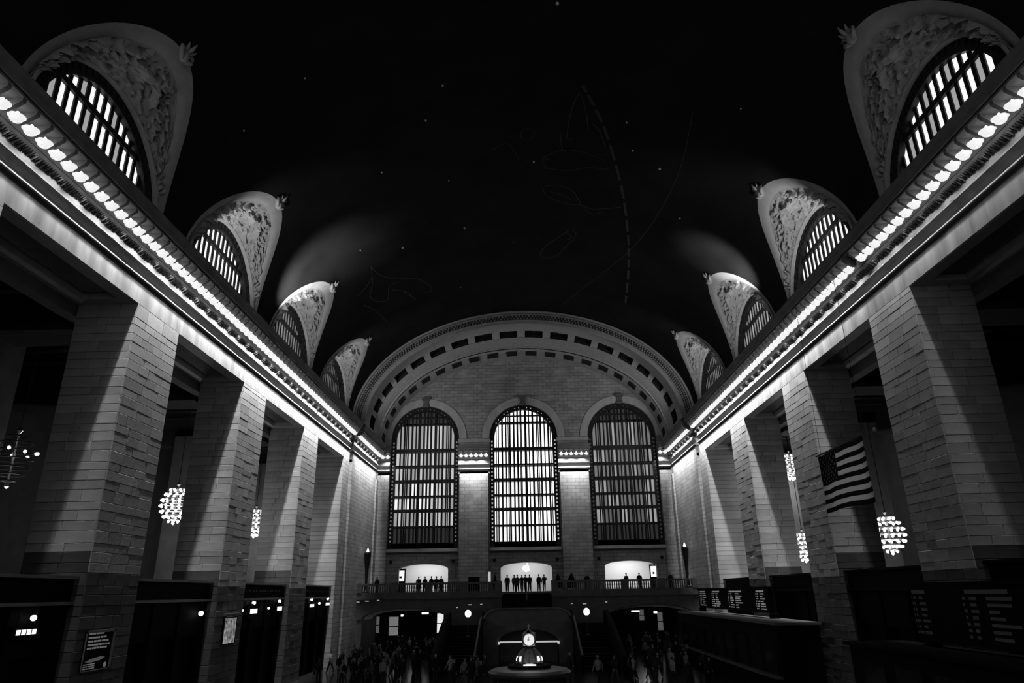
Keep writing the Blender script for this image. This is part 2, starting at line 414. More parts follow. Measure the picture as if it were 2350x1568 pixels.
for s, sd in ((-1, 'left'), (1, 'right')):
    mp = lambda p, a, s=s: (s*(HALF-p[0]), a, p[1])
    T = thing('trim_entablature_' + sd, 'long pale stone entablature and cornice above the %s arcade' % sd, 'cornice', kind='structure')
    entablature(T, mp, -2.5, 71.6)
    leaves(T, mp, 14.0, 71.6)
    mods_and_lamps(T, s, 17.2, 71.5, 0.0, 'glowing bowl lamp between brackets of the long %s cornice' % sd, 'bowl lamps along the %s cornice' % sd,
                   skip_lamp=33.0 if s > 0 else None)
    T2 = thing('trim_corner_' + sd, 'short stretch of lit cornice between the %s arcade and the end wall' % sd, 'cornice', kind='structure')
    entablature(T2, mp, 72.4, YB-0.3, off=0.12)
    leaves(T2, mp, 72.4, 84.6, off=0.12)
    mods_and_lamps(T2, s, 72.8, 84.2, 0.12, 'bowl lamp on the short corner cornice at %s of the end wall' % sd, 'bowl lamps on the %s corner cornice' % sd)

# ---- vault with lunettes cut out
def vault_pt(y, t, s, a=VA, b=VB): return (s*a*math.cos(t), y, VZ + b*math.sin(t))
AR, BR = 5.4, 6.8
ys = set([-2.5, 5, 12, YV])
for c in LUN:
    for k in range(41): ys.add(round(c - AR*math.cos(PI*k/40), 4))
ys = sorted(ys)
def tmin(y):
    for c in LUN:
        u = (y-c)/AR
        if abs(u) < 1: return math.asin(min(1, BR*math.sqrt(max(0, 1-u*u))/VB))
    return 0.0
NT = 40
rows = []
for y in ys:
    t0 = tmin(y)
    right = [vault_pt(y, t0+(PI/2-t0)*k/NT, 1) for k in range(NT+1)]
    left = [vault_pt(y, t0+(PI/2-t0)*k/NT, -1) for k in range(NT, -1, -1)]
    rows.append(right + left[1:])
CE = MB().grid(rows).build('ceiling', CEIL, smooth=True, kind='structure', label='vast dark barrel vault painted with faint gold stars and figures', category='ceiling')

def pix_ray(px, py):
    return (FWD + RIGHT*((px-1175)/FPX) + UP*((784-py)/FPX)).normalized()
def vault_hit(px, py, off=0.03):
    d = pix_ray(px, py); a, b = VA-off, VB-off
    A = (d.x/a)**2 + (d.z/b)**2; B = 2*(EYE.x*d.x/a**2 + (EYE.z-VZ)*d.z/b**2); Cc = (EYE.x/a)**2 + ((EYE.z-VZ)/b)**2 - 1
    t = (-B + math.sqrt(B*B-4*A*Cc))/(2*A)
    return EYE + d*t
def stroke(mb, pts, w=0.06):
    P = [vault_hit(*p) for p in pts]
    for a, b in zip(P, P[1:]):
        d = (b-a)
        if d.length < 1e-4: continue
        n = Vector((a.x/VA**2, 0, (a.z-VZ)/VB**2)).normalized(); sd = d.cross(n).normalized()*w/2
        i = len(mb.v); mb.v += [tuple(a+sd), tuple(a-sd), tuple(b-sd), tuple(b+sd)]
        mb.v += [tuple(Vector(v)+n*0.02) for v in mb.v[i:i+4]]
        for q in ((0,1,2,3),(7,6,5,4),(0,4,5,1),(1,5,6,2),(2,6,7,3),(3,7,4,0)): mb.f.append(tuple(i+k for k in q))
def spl(pts, n=6):
    out = []
    for k in range(len(pts)-1):
        p0, p1, p2, p3 = pts[max(k-1,0)], pts[k], pts[k+1], pts[min(k+2, len(pts)-1)]
        for j in range(n):
            t = j/n
            out.append(tuple(0.5*((2*p1[i]) + (-p0[i]+p2[i])*t + (2*p0[i]-5*p1[i]+4*p2[i]-p3[i])*t*t + (-p0[i]+3*p1[i]-3*p2[i]+p3[i])*t**3) for i in (0,1)))
    return out + [pts[-1]]
band = MB(); bl = spl([(1337,196),(1385,290),(1425,425),(1441,540),(1442,620),(1435,700)], 12)
for k in range(0, len(bl)-1):
    if k % 4 != 3: stroke(band, [bl[k], bl[k+1]], 0.20)
band.build('dashed_band', GOLD, CE)
thin = MB(); stroke(thin, spl([(1590,260),(1560,390),(1505,500),(1440,580),(1340,660),(1290,700)], 8), 0.05)
thin.build('thin_circle_line', GOLD, CE)
def figure(outlines, dots, w=0.055):
    mb = MB()
    for o in outlines: stroke(mb, spl(o, 5), w)
    for (x, y, r) in dots: stroke(mb, [(x-r, y), (x+r, y)], 0.12)
    mb.build('painted_figure', GOLD, CE)
# plain outlines of the same size and place as the faint painted figures
figure([[(1245,430),(1275,425),(1310,435),(1325,455),(1330,470),(1290,465),(1255,450),(1245,430)], [(1330,470),(1360,480),(1400,478),(1425,475)], [(1262,440),(1290,448),(1310,458)], [(1340,480),(1362,492),(1385,485)]], [(1228,452,3)])
figure([[(1240,580),(1258,560),(1290,540),(1310,528),(1322,540),(1300,565),(1275,588),(1245,592),(1240,580)], [(1300,535),(1312,545),(1296,552)]], [(1180,557,2)])
figure([[(1300,320),(1310,260),(1330,215),(1345,260),(1350,300)], [(1250,360),(1290,345),(1340,350),(1390,370)], [(1252,385),(1300,392),(1350,385),(1400,390)], [(1285,300),(1290,340),(1300,350)], [(1360,285),(1375,300),(1390,340)], [(1250,360),(1245,372),(1255,388)]], [(1256,366,4),(1310,320,2),(1360,305,2)])
figure([[(852,612),(870,630),(905,640),(955,640),(985,655),(990,668),(970,672)], [(852,612),(855,650),(850,680),(865,692),(890,688),(893,660),(912,648)], [(900,665),(930,670),(955,690)], [(820,680),(840,660),(852,640)], [(835,700),(860,712),(890,740)]], [(905,668,2),(930,670,2)])
figure([[(1133,343),(1165,330),(1190,365)], [(1195,305),(1205,295),(1225,300),(1222,318),(1200,322),(1195,305)]], [(1133,343,3),(1197,380,2)])
st = MB()
for (x, y, r) in [(1279,8,.10),(1016,197,.07),(977,277,.07),(876,396,.07),(1066,524,.09),(924,569,.10),(1452,346,.08),(1514,388,.09),(1438,282,.06),(1560,502,.07),(827,575,.06),(1057,660,.05),(1030,415,.05),(1225,372,.08),(560,300,.05),(700,180,.05),(1700,250,.05)]:
    st.ball(vault_hit(x, y, 0.05), r, 8, 4)
st.build('star', mat('gilded_star', 0.3, 0.4, emit=0.03), CE, kind='stuff')

# ---- lunettes: rim, carved panel, bronze frame, mullions, panes
PANE = {'bright': glow('daylit_pane', 0.95, 0.3), 'white': glow('brightest_pane', 1.4, 0.3), 'mid': glow('hazy_pane', 0.33, 0.3), 'dim': glow('dim_pane', 0.11, 0.2), 'dark': glow('dark_pane', 0.025, 0.1), 'grey': glow('grey_pane', 0.16, 0.2), 'soft': glow('soft_pane', 0.55, 0.3), 'dull': glow('dull_pane', 0.055, 0.2)}
def hfield(NU, NV):
    """relief height over the spandrel: swags, wings and leaves; u along the arch 0..1, v from window arch 0 to rim 1"""
    u, v = np.meshgrid(np.linspace(0, 1, NU+1), np.linspace(0, 1, NV+1)); h = np.zeros_like(u)
    for bu, bv, su, sv, an, am in BUMPS:
        du, dv = (u-bu)*13.0, (v-bv)*2.6; c, s_ = math.cos(an), math.sin(an)
        x, y = du*c+dv*s_, -du*s_+dv*c
        h += am*np.exp(-((x/su)**2 + (y/sv)**2)**1.6)
    edge = np.clip(np.minimum.reduce([v/0.10, (1-v)/0.10, u/0.09, (1-u)/0.09]), 0, 1)
    return np.clip(h, -0.12, 0.55)*edge
rb = random.Random(12); BUMPS = []
for k in range(420):
    uu, vv = rb.uniform(0.03, 0.97), rb.uniform(0.06, 0.94)
    big = k < 26
    BUMPS.append((uu, vv, rb.uniform(0.3, 0.6) if big else rb.uniform(0.07, 0.20), rb.uniform(0.10, 0.2) if big else rb.uniform(0.05, 0.10), rb.uniform(0, PI), rb.uniform(0.2, 0.36) if big else rb.choice((1, 1, -1))*rb.uniform(0.12, 0.26)))
# central shield flanked by two long feathered shapes
BUMPS += [(0.5, 0.55, 0.35, 0.30, 0, 0.45)] + [(0.5+sg*(0.07+0.028*j), 0.62-0.05*j, 0.42-0.03*j, 0.05, sg*(0.5+0.12*j), 0.3) for sg in (-1, 1) for j in range(6)]
HF = hfield(190, 60)
def lunette_curves(s, yc):
    def rim(t, k):   # k 0 outer edge on the vault, 1 inner edge of the plain band
        y = yc - (AR-0.50*k)*math.cos(t); z = VZ + (BR-0.55*k)*math.sin(t)
        q = min(1, ((z-VZ)/VB)); x = s*(VA*math.sqrt(1-q*q) + 0.02 + 0.16*k)
        return Vector((x, y, z))
    def inner(t): return Vector((s*18.45, yc - 4.75*math.cos(t), VZ + 0.15 + 4.75*math.sin(t)))
    return rim, inner
GZ = 18.80; GR = 4.05; GS = VZ + 0.25    # glazing plane, radius, springing
REL = {}
def lunette(num, s, yc, pane, label):
    Wd = thing('window_%d' % num, label, 'window', (0, yc, 0), kind='structure')
    rim, inner = lunette_curves(s, 0.0)
    N = 48; NR = 34
    rows = [[rim(PI*k/N, 0) + Vector((s*-0.05, 0, 0)) for k in range(N+1)], [rim(PI*k/N, 0.5) + Vector((s*-0.10, 0, 0)) for k in range(N+1)], [rim(PI*k/N, 1) + Vector((s*-0.04, 0, 0)) for k in range(N+1)], [rim(PI*k/N, 1.02) + Vector((s*0.15, 0, 0.0)) for k in range(N+1)]]
    if s not in REL:
        me1 = MB().grid(rows).mesh('rim_band', True); me1.materials.append(RIMM)
        NU, NV = 190, 60; base = []
        for j in range(NV+1):
            v = j/NV; base.append([inner(PI*i/NU).lerp(rim(PI*i/NU, 1.0), v) for i in range(NU+1)])
        disp = []
        for j in range(NV+1):
            row = []
            for i in range(NU+1):
                p = base[j][i]
                du = base[j][min(i+1, NU)] - base[j][max(i-1, 0)]; dv = base[min(j+1, NV)][i] - base[max(j-1, 0)][i]
                n = du.cross(dv); n = n.normalized() if n.length > 1e-9 else Vector((0,0,-1))
                if n.dot(Vector((0, -p.y, VZ-2-p.z))) < 0: n = -n
                row.append(p + n*float(HF[j][i]))
            disp.append(row)
        me2 = MB().grid(disp).mesh('carved_panel', False); me2.materials.append(PLASTER)
        ed = [[inner(PI*k/N) + Vector((s*d0, 0, 0)) + Vector((0, -4.75*math.cos(PI*k/N)/4.75*r0, math.sin(PI*k/N)*r0)) for k in range(N+1)] for d0, r0 in ((-0.10, 0.14), (-0.14, 0.05), (-0.10, -0.04), (0.1, -0.06))]
        me3 = MB().grid(ed).mesh('inner_moulding', True); me3.materials.append(RIMM)
        # ornate bronze frame: ring plate
        ring = [arc(0, 0.25, 4.9, 4.9, 0, PI, 40) , arc(0, 0.25, GR, GR, 0.0, PI, 40)]
        loop = ring[0] + [(-4.85, -0.3), (-GR, -0.3)] + list(reversed(ring[1])) + [(GR, -0.3), (4.85, -0.3)]
        me4 = MB().plate([loop], GZ-0.22, GZ+0.1, lambda a, b, w: (s*w, a, VZ+b)).mesh('bronze_frame'); me4.materials.append(BRONZE)
        st_ = MB()
        for k in range(1, 30):
            t = PI*k/30
            st_.obox((s*(GZ-0.24), 4.4*math.cos(t), VZ+0.25+4.4*math.sin(t)), (1,0,0), (0, math.cos(t), math.sin(t)), (0, -math.sin(t), math.cos(t)), 0.05, 0.14, 0.10)
        me5 = st_.mesh('frame_rosettes'); me5.materials.append(BRONZE)
        # scrolled cartouche on the crown of the rim
        ap = rim(PI/2, 0); ca = MB(); o_ = Vector((s*-0.25, 0, 0))
        ca.ball(ap+Vector((s*-0.12, 0, -0.3)), 0.34, 12, 8, 1.3)
        for sg in (-1, 1):
            ca.tube([ap+Vector((s*-0.1, sg*0.2, -0.55)), ap+Vector((s*-0.25, sg*0.62, -0.35)), ap+Vector((s*-0.3, sg*0.7, 0.0)), ap+Vector((s*-0.3, sg*0.45, 0.12)), ap+Vector((s*-0.3, sg*0.42, -0.05))], [0.16, 0.15, 0.13, 0.10, 0.06], 7)
            ca.tube([ap+Vector((s*-0.2, sg*0.15, 0.0)), ap+Vector((s*-0.5, sg*0.35, 0.2)), ap+Vector((s*-0.62, sg*0.5, 0.42))], [0.14, 0.1, 0.03], 6)
        ca.tube([ap+Vector((s*-0.2, 0, 0.0)), ap+Vector((s*-0.6, 0, 0.25)), ap+Vector((s*-0.85, 0, 0.62))], [0.2, 0.13, 0.04], 7)
        ca.v = [tuple(ap + (Vector(v)-ap)*0.72) for v in ca.v]
        me6 = ca.mesh('cartouche', True); me6.materials.append(RIMM)
        REL[s] = (me1, me2, me3, me4, me5, me6)
    for nm, me in zip(('rim_band', 'carved_panel', 'inner_moulding', 'bronze_frame', 'frame_rosettes', 'cartouche'), REL[s]):
        o = obj(nm, me, None, Wd)
        if nm == 'frame_rosettes': o['kind'] = 'stuff'
    # mullions, transom and panes
    mh = 0.11 if yc < 45 else 0.055; NC = 14; pw = 2*GR/NC; TR = VZ + 3.05
    for k in range(NC+1):
        a = -GR + k*pw; top = GS + math.sqrt(max(0.02, GR*GR-a*a))
        if 0 < k < NC: MB().box(min(s*(GZ+0.0), s*(GZ+0.07)), max(s*(GZ+0.0), s*(GZ+0.07)), a-mh, a+mh, VZ-0.2, top+0.1).build('mullion', BRONZE, Wd)
    h = math.sqrt(GR*GR-(TR-GS)**2)+0.2
    MB().box(min(s*(GZ-0.1), s*(GZ+0.06)), max(s*(GZ-0.1), s*(GZ+0.06)), -h, h, TR-0.14, TR+0.14).build('transom', BRONZE, Wd)
    for k in range(NC):
        a0, a1 = -GR+k*pw, -GR+(k+1)*pw; ta = [GS+math.sqrt(max(0, GR*GR-a*a)) for a in (a0, a1)]
        for (b0, b1) in ((VZ-0.1, TR), (TR, 99)):
            t0, t1 = min(b1, ta[0]), min(b1, ta[1])
            if max(t0, t1) <= b0+0.15: continue
            t0, t1 = max(t0, b0+0.01), max(t1, b0+0.01)
            pk = pane if not isinstance(pane, (list, tuple)) else pane[(k*7+int(b0)) % len(pane)]
            MB().plate([[(a0, b0), (a1, b0), (a1, t1), (a0, t0)]], GZ+0.08, GZ+0.11, lambda a, b, w: (s*w, a, b)).build('pane', PANE[pk], Wd)
    # masonry reveal closing the gap behind
    MB().plate([[(-5.6, -0.6), (5.6, -0.6), (5.6, 7.5), (-5.6, 7.5)]], GZ+0.5, GZ+0.6, lambda a, b, w: (s*w, a, VZ+b)).build('reveal_back', DARKW, Wd)
    return Wd
LL = ['largest arched lunette window above the left cornice, in a dark carved surround', 'second arched lunette window on the left, bright striped panes under a carved spandrel',
      'third lunette window on the left, dull panes and a brightly lit rim', 'smallest left lunette window, tucked beside the great end arch']
LR = ['largest arched lunette window above the right cornice, cut by the frame edge', 'second arched lunette window on the right, bright striped panes under a carved spandrel',
      'third lunette window on the right, dull panes and a brightly lit rim', 'smallest right lunette window, tucked beside the great end arch']
num = 1
for k, yc in enumerate(LUN):
    for s in (-1, 1):
        pn = [('bright', 'bright', 'mid', 'bright') if s < 0 else ('bright', 'mid', 'bright'), 'bright', ('grey', 'mid', 'grey') if s > 0 else ('grey', 'dim', 'grey'), 'dim' if s > 0 else 'dull'][k]
        lunette(num, s, yc, pn, (LL if s < 0 else LR)[k]); num += 1
# floodlights standing on the cornice tops under the lunettes
END_FLOOD = 1250.0
FLOOD = [8.0, 170.0, 130.0, 130.0]
for k, yc in enumerate(LUN):
    for s in (-1, 1):
        add_light('cornice_floodlight', 'SPOT', (s*17.0, yc-3.6, 23.9), FLOOD[k]*7, (-s*0.10, 5.0, 4.6), spot_size=math.radians(85), spot_blend=0.8, shadow_soft_size=0.15)
for s in (-1, 1):
    add_light('cornice_floodlight', 'SPOT', (s*16.4, 45.6, 23.8), 7000.0, (-s*0.22, 1.7 if s < 0 else 2.3, 6.0), spot_size=math.radians(66 if s < 0 else 46), spot_blend=1.0, shadow_soft_size=0.2)

for s in (-1, 1):
    add_light('corner_floodlight', 'SPOT', (s*15.8, 74.0, 23.9), END_FLOOD, (-s*10.0, 10.0, 5.5), spot_size=math.radians(120), spot_blend=1.0, shadow_soft_size=0.3)

# ---- great end arch: stepped rings swept over the ellipse
def ring_pt(y, drop, t): return ((VA-drop)*math.cos(t), y, VZ + (VB-drop)*math.sin(t))
AT = thing('trim_end_arch', 'great moulded stone arch framing the end wall under the vault', 'arch', kind='structure')
NA = 96
def ring(name, prof, mt, t0=0.0, t1=PI, n=NA, closed=False):
    rows = [[ring_pt(y, d, t0+(t1-t0)*k/n) for k in range(n+1)] for y, d in prof]
    return MB().grid(rows).build(name, mt, AT)
ring('outer_moulding', [(YV+0.2, -0.1), (YV-0.15, -0.05), (YV-0.25, 0.08), (YV-0.2, 0.22), (YV+0.12, 0.26), (YV-0.12, 0.34), (YV-0.12, 0.42), (YV+0.05, 0.46)], RIMM)
ring('guilloche_field', [(YV+0.05, 0.44), (YV+0.14, 0.48), (YV+0.14, 0.98), (YV+0.05, 1.02)], JOINT)
gu = MB()
for k in range(150):
    t = PI*(k+0.5)/150
    for (dd, rr) in ((0.60, 0.10), (0.86, 0.10)):
        p = Vector(ring_pt(YV-0.02, dd, t + (PI/300 if dd > 0.7 else 0))); gu.ball(p, rr, 8, 4)
gu.build('guilloche_beads', RIMM, AT, kind='stuff')
ring('inner_moulding', [(YV+0.05, 1.0), (YV-0.12, 1.04), (YV-0.12, 1.12), (YV+0.02, 1.16), (YV+0.02, 1.42), (YV+0.10, 1.50), (YV+2.2, 1.50)], RIMM)
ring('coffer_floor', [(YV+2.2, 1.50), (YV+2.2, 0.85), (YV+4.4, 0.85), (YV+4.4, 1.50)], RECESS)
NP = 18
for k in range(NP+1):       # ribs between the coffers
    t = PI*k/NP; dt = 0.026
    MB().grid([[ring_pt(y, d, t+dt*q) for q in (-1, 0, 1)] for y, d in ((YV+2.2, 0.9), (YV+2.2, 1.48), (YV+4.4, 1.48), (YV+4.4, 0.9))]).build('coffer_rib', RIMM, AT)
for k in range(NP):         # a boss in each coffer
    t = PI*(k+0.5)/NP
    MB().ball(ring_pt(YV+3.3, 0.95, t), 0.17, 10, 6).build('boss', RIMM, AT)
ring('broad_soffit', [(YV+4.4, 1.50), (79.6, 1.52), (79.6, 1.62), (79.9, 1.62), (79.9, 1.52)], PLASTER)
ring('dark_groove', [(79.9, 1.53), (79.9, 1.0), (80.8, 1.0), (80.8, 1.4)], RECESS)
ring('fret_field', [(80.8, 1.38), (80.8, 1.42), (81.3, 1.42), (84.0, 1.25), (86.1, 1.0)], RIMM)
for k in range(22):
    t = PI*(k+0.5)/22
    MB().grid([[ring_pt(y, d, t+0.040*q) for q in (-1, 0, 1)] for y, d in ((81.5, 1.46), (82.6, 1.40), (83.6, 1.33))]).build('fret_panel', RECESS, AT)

# ---- end wall with its windows and shop arches
def wmap(y): return lambda u, v, w: (u, y+w, v)
WX, WH = 12.45, 4.30
SPR = 24.7
top = arc(0, VZ, VA-0.9, VB-0.9, 0, PI, 60)
outer = [(-18.6, 6.2), (18.6, 6.2), (18.6, VZ)] + top + [(-18.6, VZ)]
holes = [list(arched(c-WH, c+WH, 11.3, SPR, WH, 28)) for c in (-WX, 0, WX)]
SH = [(-15.2, -9.3), (-3.05, 3.1), (9.35, 15.5)]
holes += [arched(a, b, 6.35, 9.0, 0.62, 16) for a, b in SH]
WB = MB().plate([outer] + holes, 0, 1.0, wmap(YB)).build('wall_back', WALLX, kind='structure', label='coursed-stone end wall with three tall arched windows', category='wall')
for c in (-WX, 0, WX):
    ringo = arc(c, SPR, WH+0.95, WH+0.95, 0, PI, 40); ringi = arc(c, SPR, WH+0.02, WH+0.02, 0, PI, 40)
    MB().plate([ringo + list(reversed(ringi))], -0.14, 0.02, wmap(YB)).build('window_archivolt', TRIM, WB)
    k = MB(); k.box(c-0.34, c+0.34, YB-0.35, YB, 29.1, 29.75); k.box(c-0.5, c+0.5, YB-0.62, YB, 29.75, 30.05); k.tube([(c-0.4, YB-0.3, 29.0), (c+0.4, YB-0.3, 29.0)], 0.2, 8)
    k.build('keystone', DSTONE, WB)
    MB().box(c-WH-0.02, c+WH+0.02, YB-0.35, YB+0.3, 11.0, 11.36).build('window_sill', TRIM, WB)
    MB().box(c-WH, c+WH, YB-0.12, YB, 10.75, 11.0).build('sill_moulding', JOINT, WB)
    for sg in (-1, 1): MB().lathe([(0.0, 0.0), (0.16, 0.0), (0.2, 0.05), (0.12, 0.1)], n=14).build('roundel', BRONZE, WB).matrix_local = Matrix.Translation((c+sg*3.75, YB-0.02, 9.9)) @ Matrix.Rotation(PI/2, 4, 'X')
# string course at the springing of the windows
for a, b in ((-8.15, -4.3), (4.3, 8.15)):
    MB().box(a-0.1, b+0.1, YB-0.2, YB, 24.2, 24.6).build('string_course', TRIM, WB)
# piers between the windows, with capitals carrying lamps
PIERS = [(-8.15, -4.3, 'between the left and middle windows'), (4.3, 8.15, 'between the middle and right windows')]
for a, b, wh in PIERS:
    P = thing('pillar', 'flat stone pier ' + wh, 'pillar', kind='structure')
    y1 = YB-0.001
    MB().box(a+0.15, b-0.15, YB-0.55, y1, 6.3, 20.8).build('shaft', WALLX, P)
    mpb = lambda p, q: (q, YB-0.55-p[0], p[1])
    for nm, (prof, mt) in ENT.items():
        if nm == 'architrave': prof = [(-0.5, 20.2), (0.0, 20.2), (0.0, 20.46), (-0.5, 20.46)]
        pr = [(max(d, -0.54), z) for d, z in prof]
        MB().sweep(pr, a-0.05, b+0.05, mpb).build(nm, mt, P)
    n = 6; stp = (b-a-0.1)/n
    for k in range(n+1):
        o = obj('modillion', MOD, None, P); o.location = (a+0.05+k*stp, YB-0.55, 22.82); o.rotation_euler = (0, 0, -PI/2)
    for k in range(n):
        cornice_lamp((a+0.05+(k+0.5)*stp, YB-1.05, 22.36), 'bowl lamp on the pier capital ' + wh, 'bowl lamps on the pier ' + wh, LAMP_W*0.8, (0, 1, 0))
for s, sd in ((-1, 'left'), (1, 'right')):      # corner pilasters of the end wall
    a, b = (-18.2, -16.75) if s < 0 else (16.75, 18.2)
    P = thing('pillar', 'narrow stone pilaster in the %s corner of the end wall' % sd, 'pillar', kind='structure')
    MB().box(a, b, YB-0.45, YB-0.001, 6.3, 20.5).build('shaft', WALLX, P)
    mpb = lambda p, q: (q, YB-0.45-p[0], p[1])
    for nm, (prof, mt) in ENT.items():
        if nm == 'architrave': prof = [(-0.4, 20.2), (0.0, 20.2), (0.0, 20.46), (-0.4, 20.46)]
        MB().sweep([(max(d, -0.44), z) for d, z in prof], a, b, mpb).build(nm, mt, P)
    for k in range(2):
        q = (16.95 + 0.62*k)*s
        cornice_lamp((q, YB-0.95, 22.36), 'bowl lamp on the %s corner pilaster of the end wall' % sd, 'bowl lamps on the %s corner pilaster' % sd, LAMP_W*0.6, (0, 1, 0))

# ---- the three tall windows
BARS = [23.34, 21.36, 19.46, 17.6, 15.86, 13.95]
def tall_window(num, c, tone, label):
    Wd = thing('window_%d' % num, label, 'window', (c, YB, 0), kind='structure')
    o_ = arched(-WH, WH, 11.36, SPR, WH, 32); i_ = arched(-WH+0.62, WH-0.62, 12.0, SPR, WH-0.62, 32)
    MB().plate([o_, i_], 0.15, 0.6, lambda u, v, w: (u, w, v)).build('bronze_frame', BRONZE, Wd)
    # pierced scroll border: little bright openings up both sides and round the head
    pd = MB()
    for sg in (-1, 1):
        for k in range(26): pd.box(sg*(WH-0.31)-0.09, sg*(WH-0.31)+0.09, 0.1, 0.16, 12.2+k*0.48, 12.2+k*0.48+0.2)
    for k in range(3, 22):
        if k % 3 == 0: continue
        t = PI*k/24; pd.obox(((WH-0.34)*math.cos(t), 0.13, SPR+(WH-0.34)*math.sin(t)), (math.cos(t), 0, math.sin(t)), (0,1,0), (-math.sin(t), 0, math.cos(t)), 0.06, 0.03, 0.05)
    pd.build('pierced_border', PANE[{'bright': 'mid', 'mid': 'dim', 'dim': 'dark'}[tone]], Wd, kind='stuff')
    R = WH-0.62; NC = 15; pw = 2*R/NC
    tp = lambda a: SPR + math.sqrt(max(0.0, R*R-a*a))
    for k in range(1, NC):
        a = -R+k*pw; hw = 0.075 if k % 2 else 0.11
        MB().box(a-hw, a+hw, 0.25, 0.5, 11.9, tp(a)+0.1).build('mullion', BRONZE, Wd)
    for j, z in enumerate(BARS):
        th = 0.20 if j % 2 == 0 else 0.11
        hh = R if z < SPR else math.sqrt(R*R-(z-SPR)**2)
        MB().box(-hh-0.1, hh+0.1, 0.22, 0.5, z-th, z+th).build('transom', BRONZE, Wd)
    MB().box(-math.sqrt(R*R-2.9**2)-0.1, math.sqrt(R*R-2.9**2)+0.1, 0.22, 0.5, SPR+2.83, SPR+2.97).build('transom', BRONZE, Wd)
    MB().box(-R-0.1, R+0.1, 0.15, 0.6, 11.36, 12.05).build('bottom_panel', BRONZE, Wd)
    # the second skin a walkway's depth behind
    for k in range(1, 11):
        a = -WH + k*2*WH/11
        MB().box(a-0.06, a+0.06, 2.0, 2.12, 11.4, SPR+math.sqrt(max(0, WH*WH-a*a))).build('rear_mullion', BRONZE, Wd)
    for z in BARS + [SPR+2.2]:
        MB().box(-WH, WH, 1.5, 2.1, z-0.02, z+0.22).build('walkway', BRONZE, Wd)
    # panes of the outer skin
    zs = [11.4] + sorted(BARS) + [SPR+2.2, 99]
    tone_rows = {'bright': ['bright', 'white', 'white', 'white', 'white', 'white', 'white', 'white'],
                 'mid': ['dark', 'mid', 'soft', 'soft', 'mid', 'soft', 'mid', 'dark'],
                 'dim': ['dark', 'dim', 'grey', 'dim', 'grey', 'grey', 'grey', 'dark']}[tone]
    NP2 = 11; pp = 2*WH/NP2; rg = random.Random(num)
    for k in range(NP2):
        a0, a1 = -WH+k*pp, -WH+(k+1)*pp
        for j in range(len(zs)-1):
            b0 = zs[j]; t0 = min(zs[j+1], SPR+math.sqrt(max(0, WH*WH-a0*a0))); t1 = min(zs[j+1], SPR+math.sqrt(max(0, WH*WH-a1*a1)))
            if max(t0, t1) < b0+0.1: continue
            t0, t1 = max(t0, b0+0.01), max(t1, b0+0.01)
            tn = tone_rows[j]
            if tone != 'bright':
                edge = k in (0, 1, NP2-1, NP2-2)
                if tn == 'dim' and (edge or rg.random() < 0.15): tn = 'mid'
                elif tn == 'grey' and rg.random() < 0.25: tn = 'mid'
                elif tn == 'mid' and rg.random() < 0.3: tn = 'soft'
                elif tn == 'soft' and rg.random() < 0.45: tn = 'bright' if rg.random() < 0.5 else 'mid'
            MB().plate([[(a0+0.02, b0), (a1-0.02, b0), (a1-0.02, t1), (a0+0.02, t0)]], 2.12, 2.15, lambda u, v, w: (u, w, v)).build('pane', PANE[tn], Wd)
    # stone jambs between the skins
    MB().plate([[(-WH-0.8, 11), (WH+0.8, 11), (WH+0.8, 30), (-WH-0.8, 30)]], 2.4, 2.5, lambda u, v, w: (u, w, v)).build('backing', DARKW, Wd)
    return Wd
tall_window(9, -WX, 'mid', 'tall arched window at left of the end wall, half bright behind bronze bars')
tall_window(10, 0.0, 'bright', 'brightest tall arched window in the middle of the end wall')
tall_window(11, WX, 'dim', 'darkest tall arched window at right of the end wall')

# ================================================================== balcony, stairs, lower arches
BF = 6.3           # balcony floor
YF = 78.0          # its front
WF = thing('wall_balcony', 'dark stone balcony front with two wide segmental arches below', 'wall', kind='structure')
fo = [(-18.3, 0), (-17.5, 0)]
loop = [(-18.2, 0.0), (-17.5, 0.0)] + list(reversed(arc(-12.9, 3.8, 4.6, 1.05, 0, PI, 24))) + [(-8.3, 0.0), (8.6, 0.0)] + list(reversed(arc(13.1, 3.8, 4.5, 1.05, 0, PI, 24))) + [(17.6, 0.0), (18.2, 0.0), (18.2, 5.75), (2.65, 5.75), (2.65, 4.0), (-2.65, 4.0), (-2.65, 5.75), (-18.2, 5.75)]
MB().plate([loop], 0, 0.8, wmap(YF)).build('front_wall', DSTONE, WF)
for a, b in ((-18.2, -2.65), (2.65, 18.2)):
    MB().box(a, b, YF-0.25, YF+0.5, 5.75, 6.05).build('ledge', DSTONE, WF)
    MB().box(a, b, YF-0.12, YF+0.5, 6.05, 6.45).build('plinth', DSTONE, WF)
MB().plate([[(-18.2, YF+0.5), (-2.65, YF+0.5), (-2.65, 77.9), (2.65, 77.9), (2.65, YF+0.5), (18.2, YF+0.5), (18.2, 98), (-18.2, 98)]], 5.95, BF, lambda u, v, w: (u, v, w)).build('balcony_floor', DSTONE, WF)
for (cx, rx, lab) in ((-12.9, 4.6, ''), (13.1, 4.5, '')):
    MB().plate([arc(cx, 3.8, rx+0.5, 1.5, 0, PI, 24) + list(reversed(arc(cx, 3.8, rx+0.02, 1.07, 0, PI, 24)))], -0.1, 0.02, wmap(YF)).build('arch_moulding', DSTONE, WF)
BAL = thing('trim_balustrade', 'dark stone balustrade along the end balcony', 'balustrade', kind='structure')
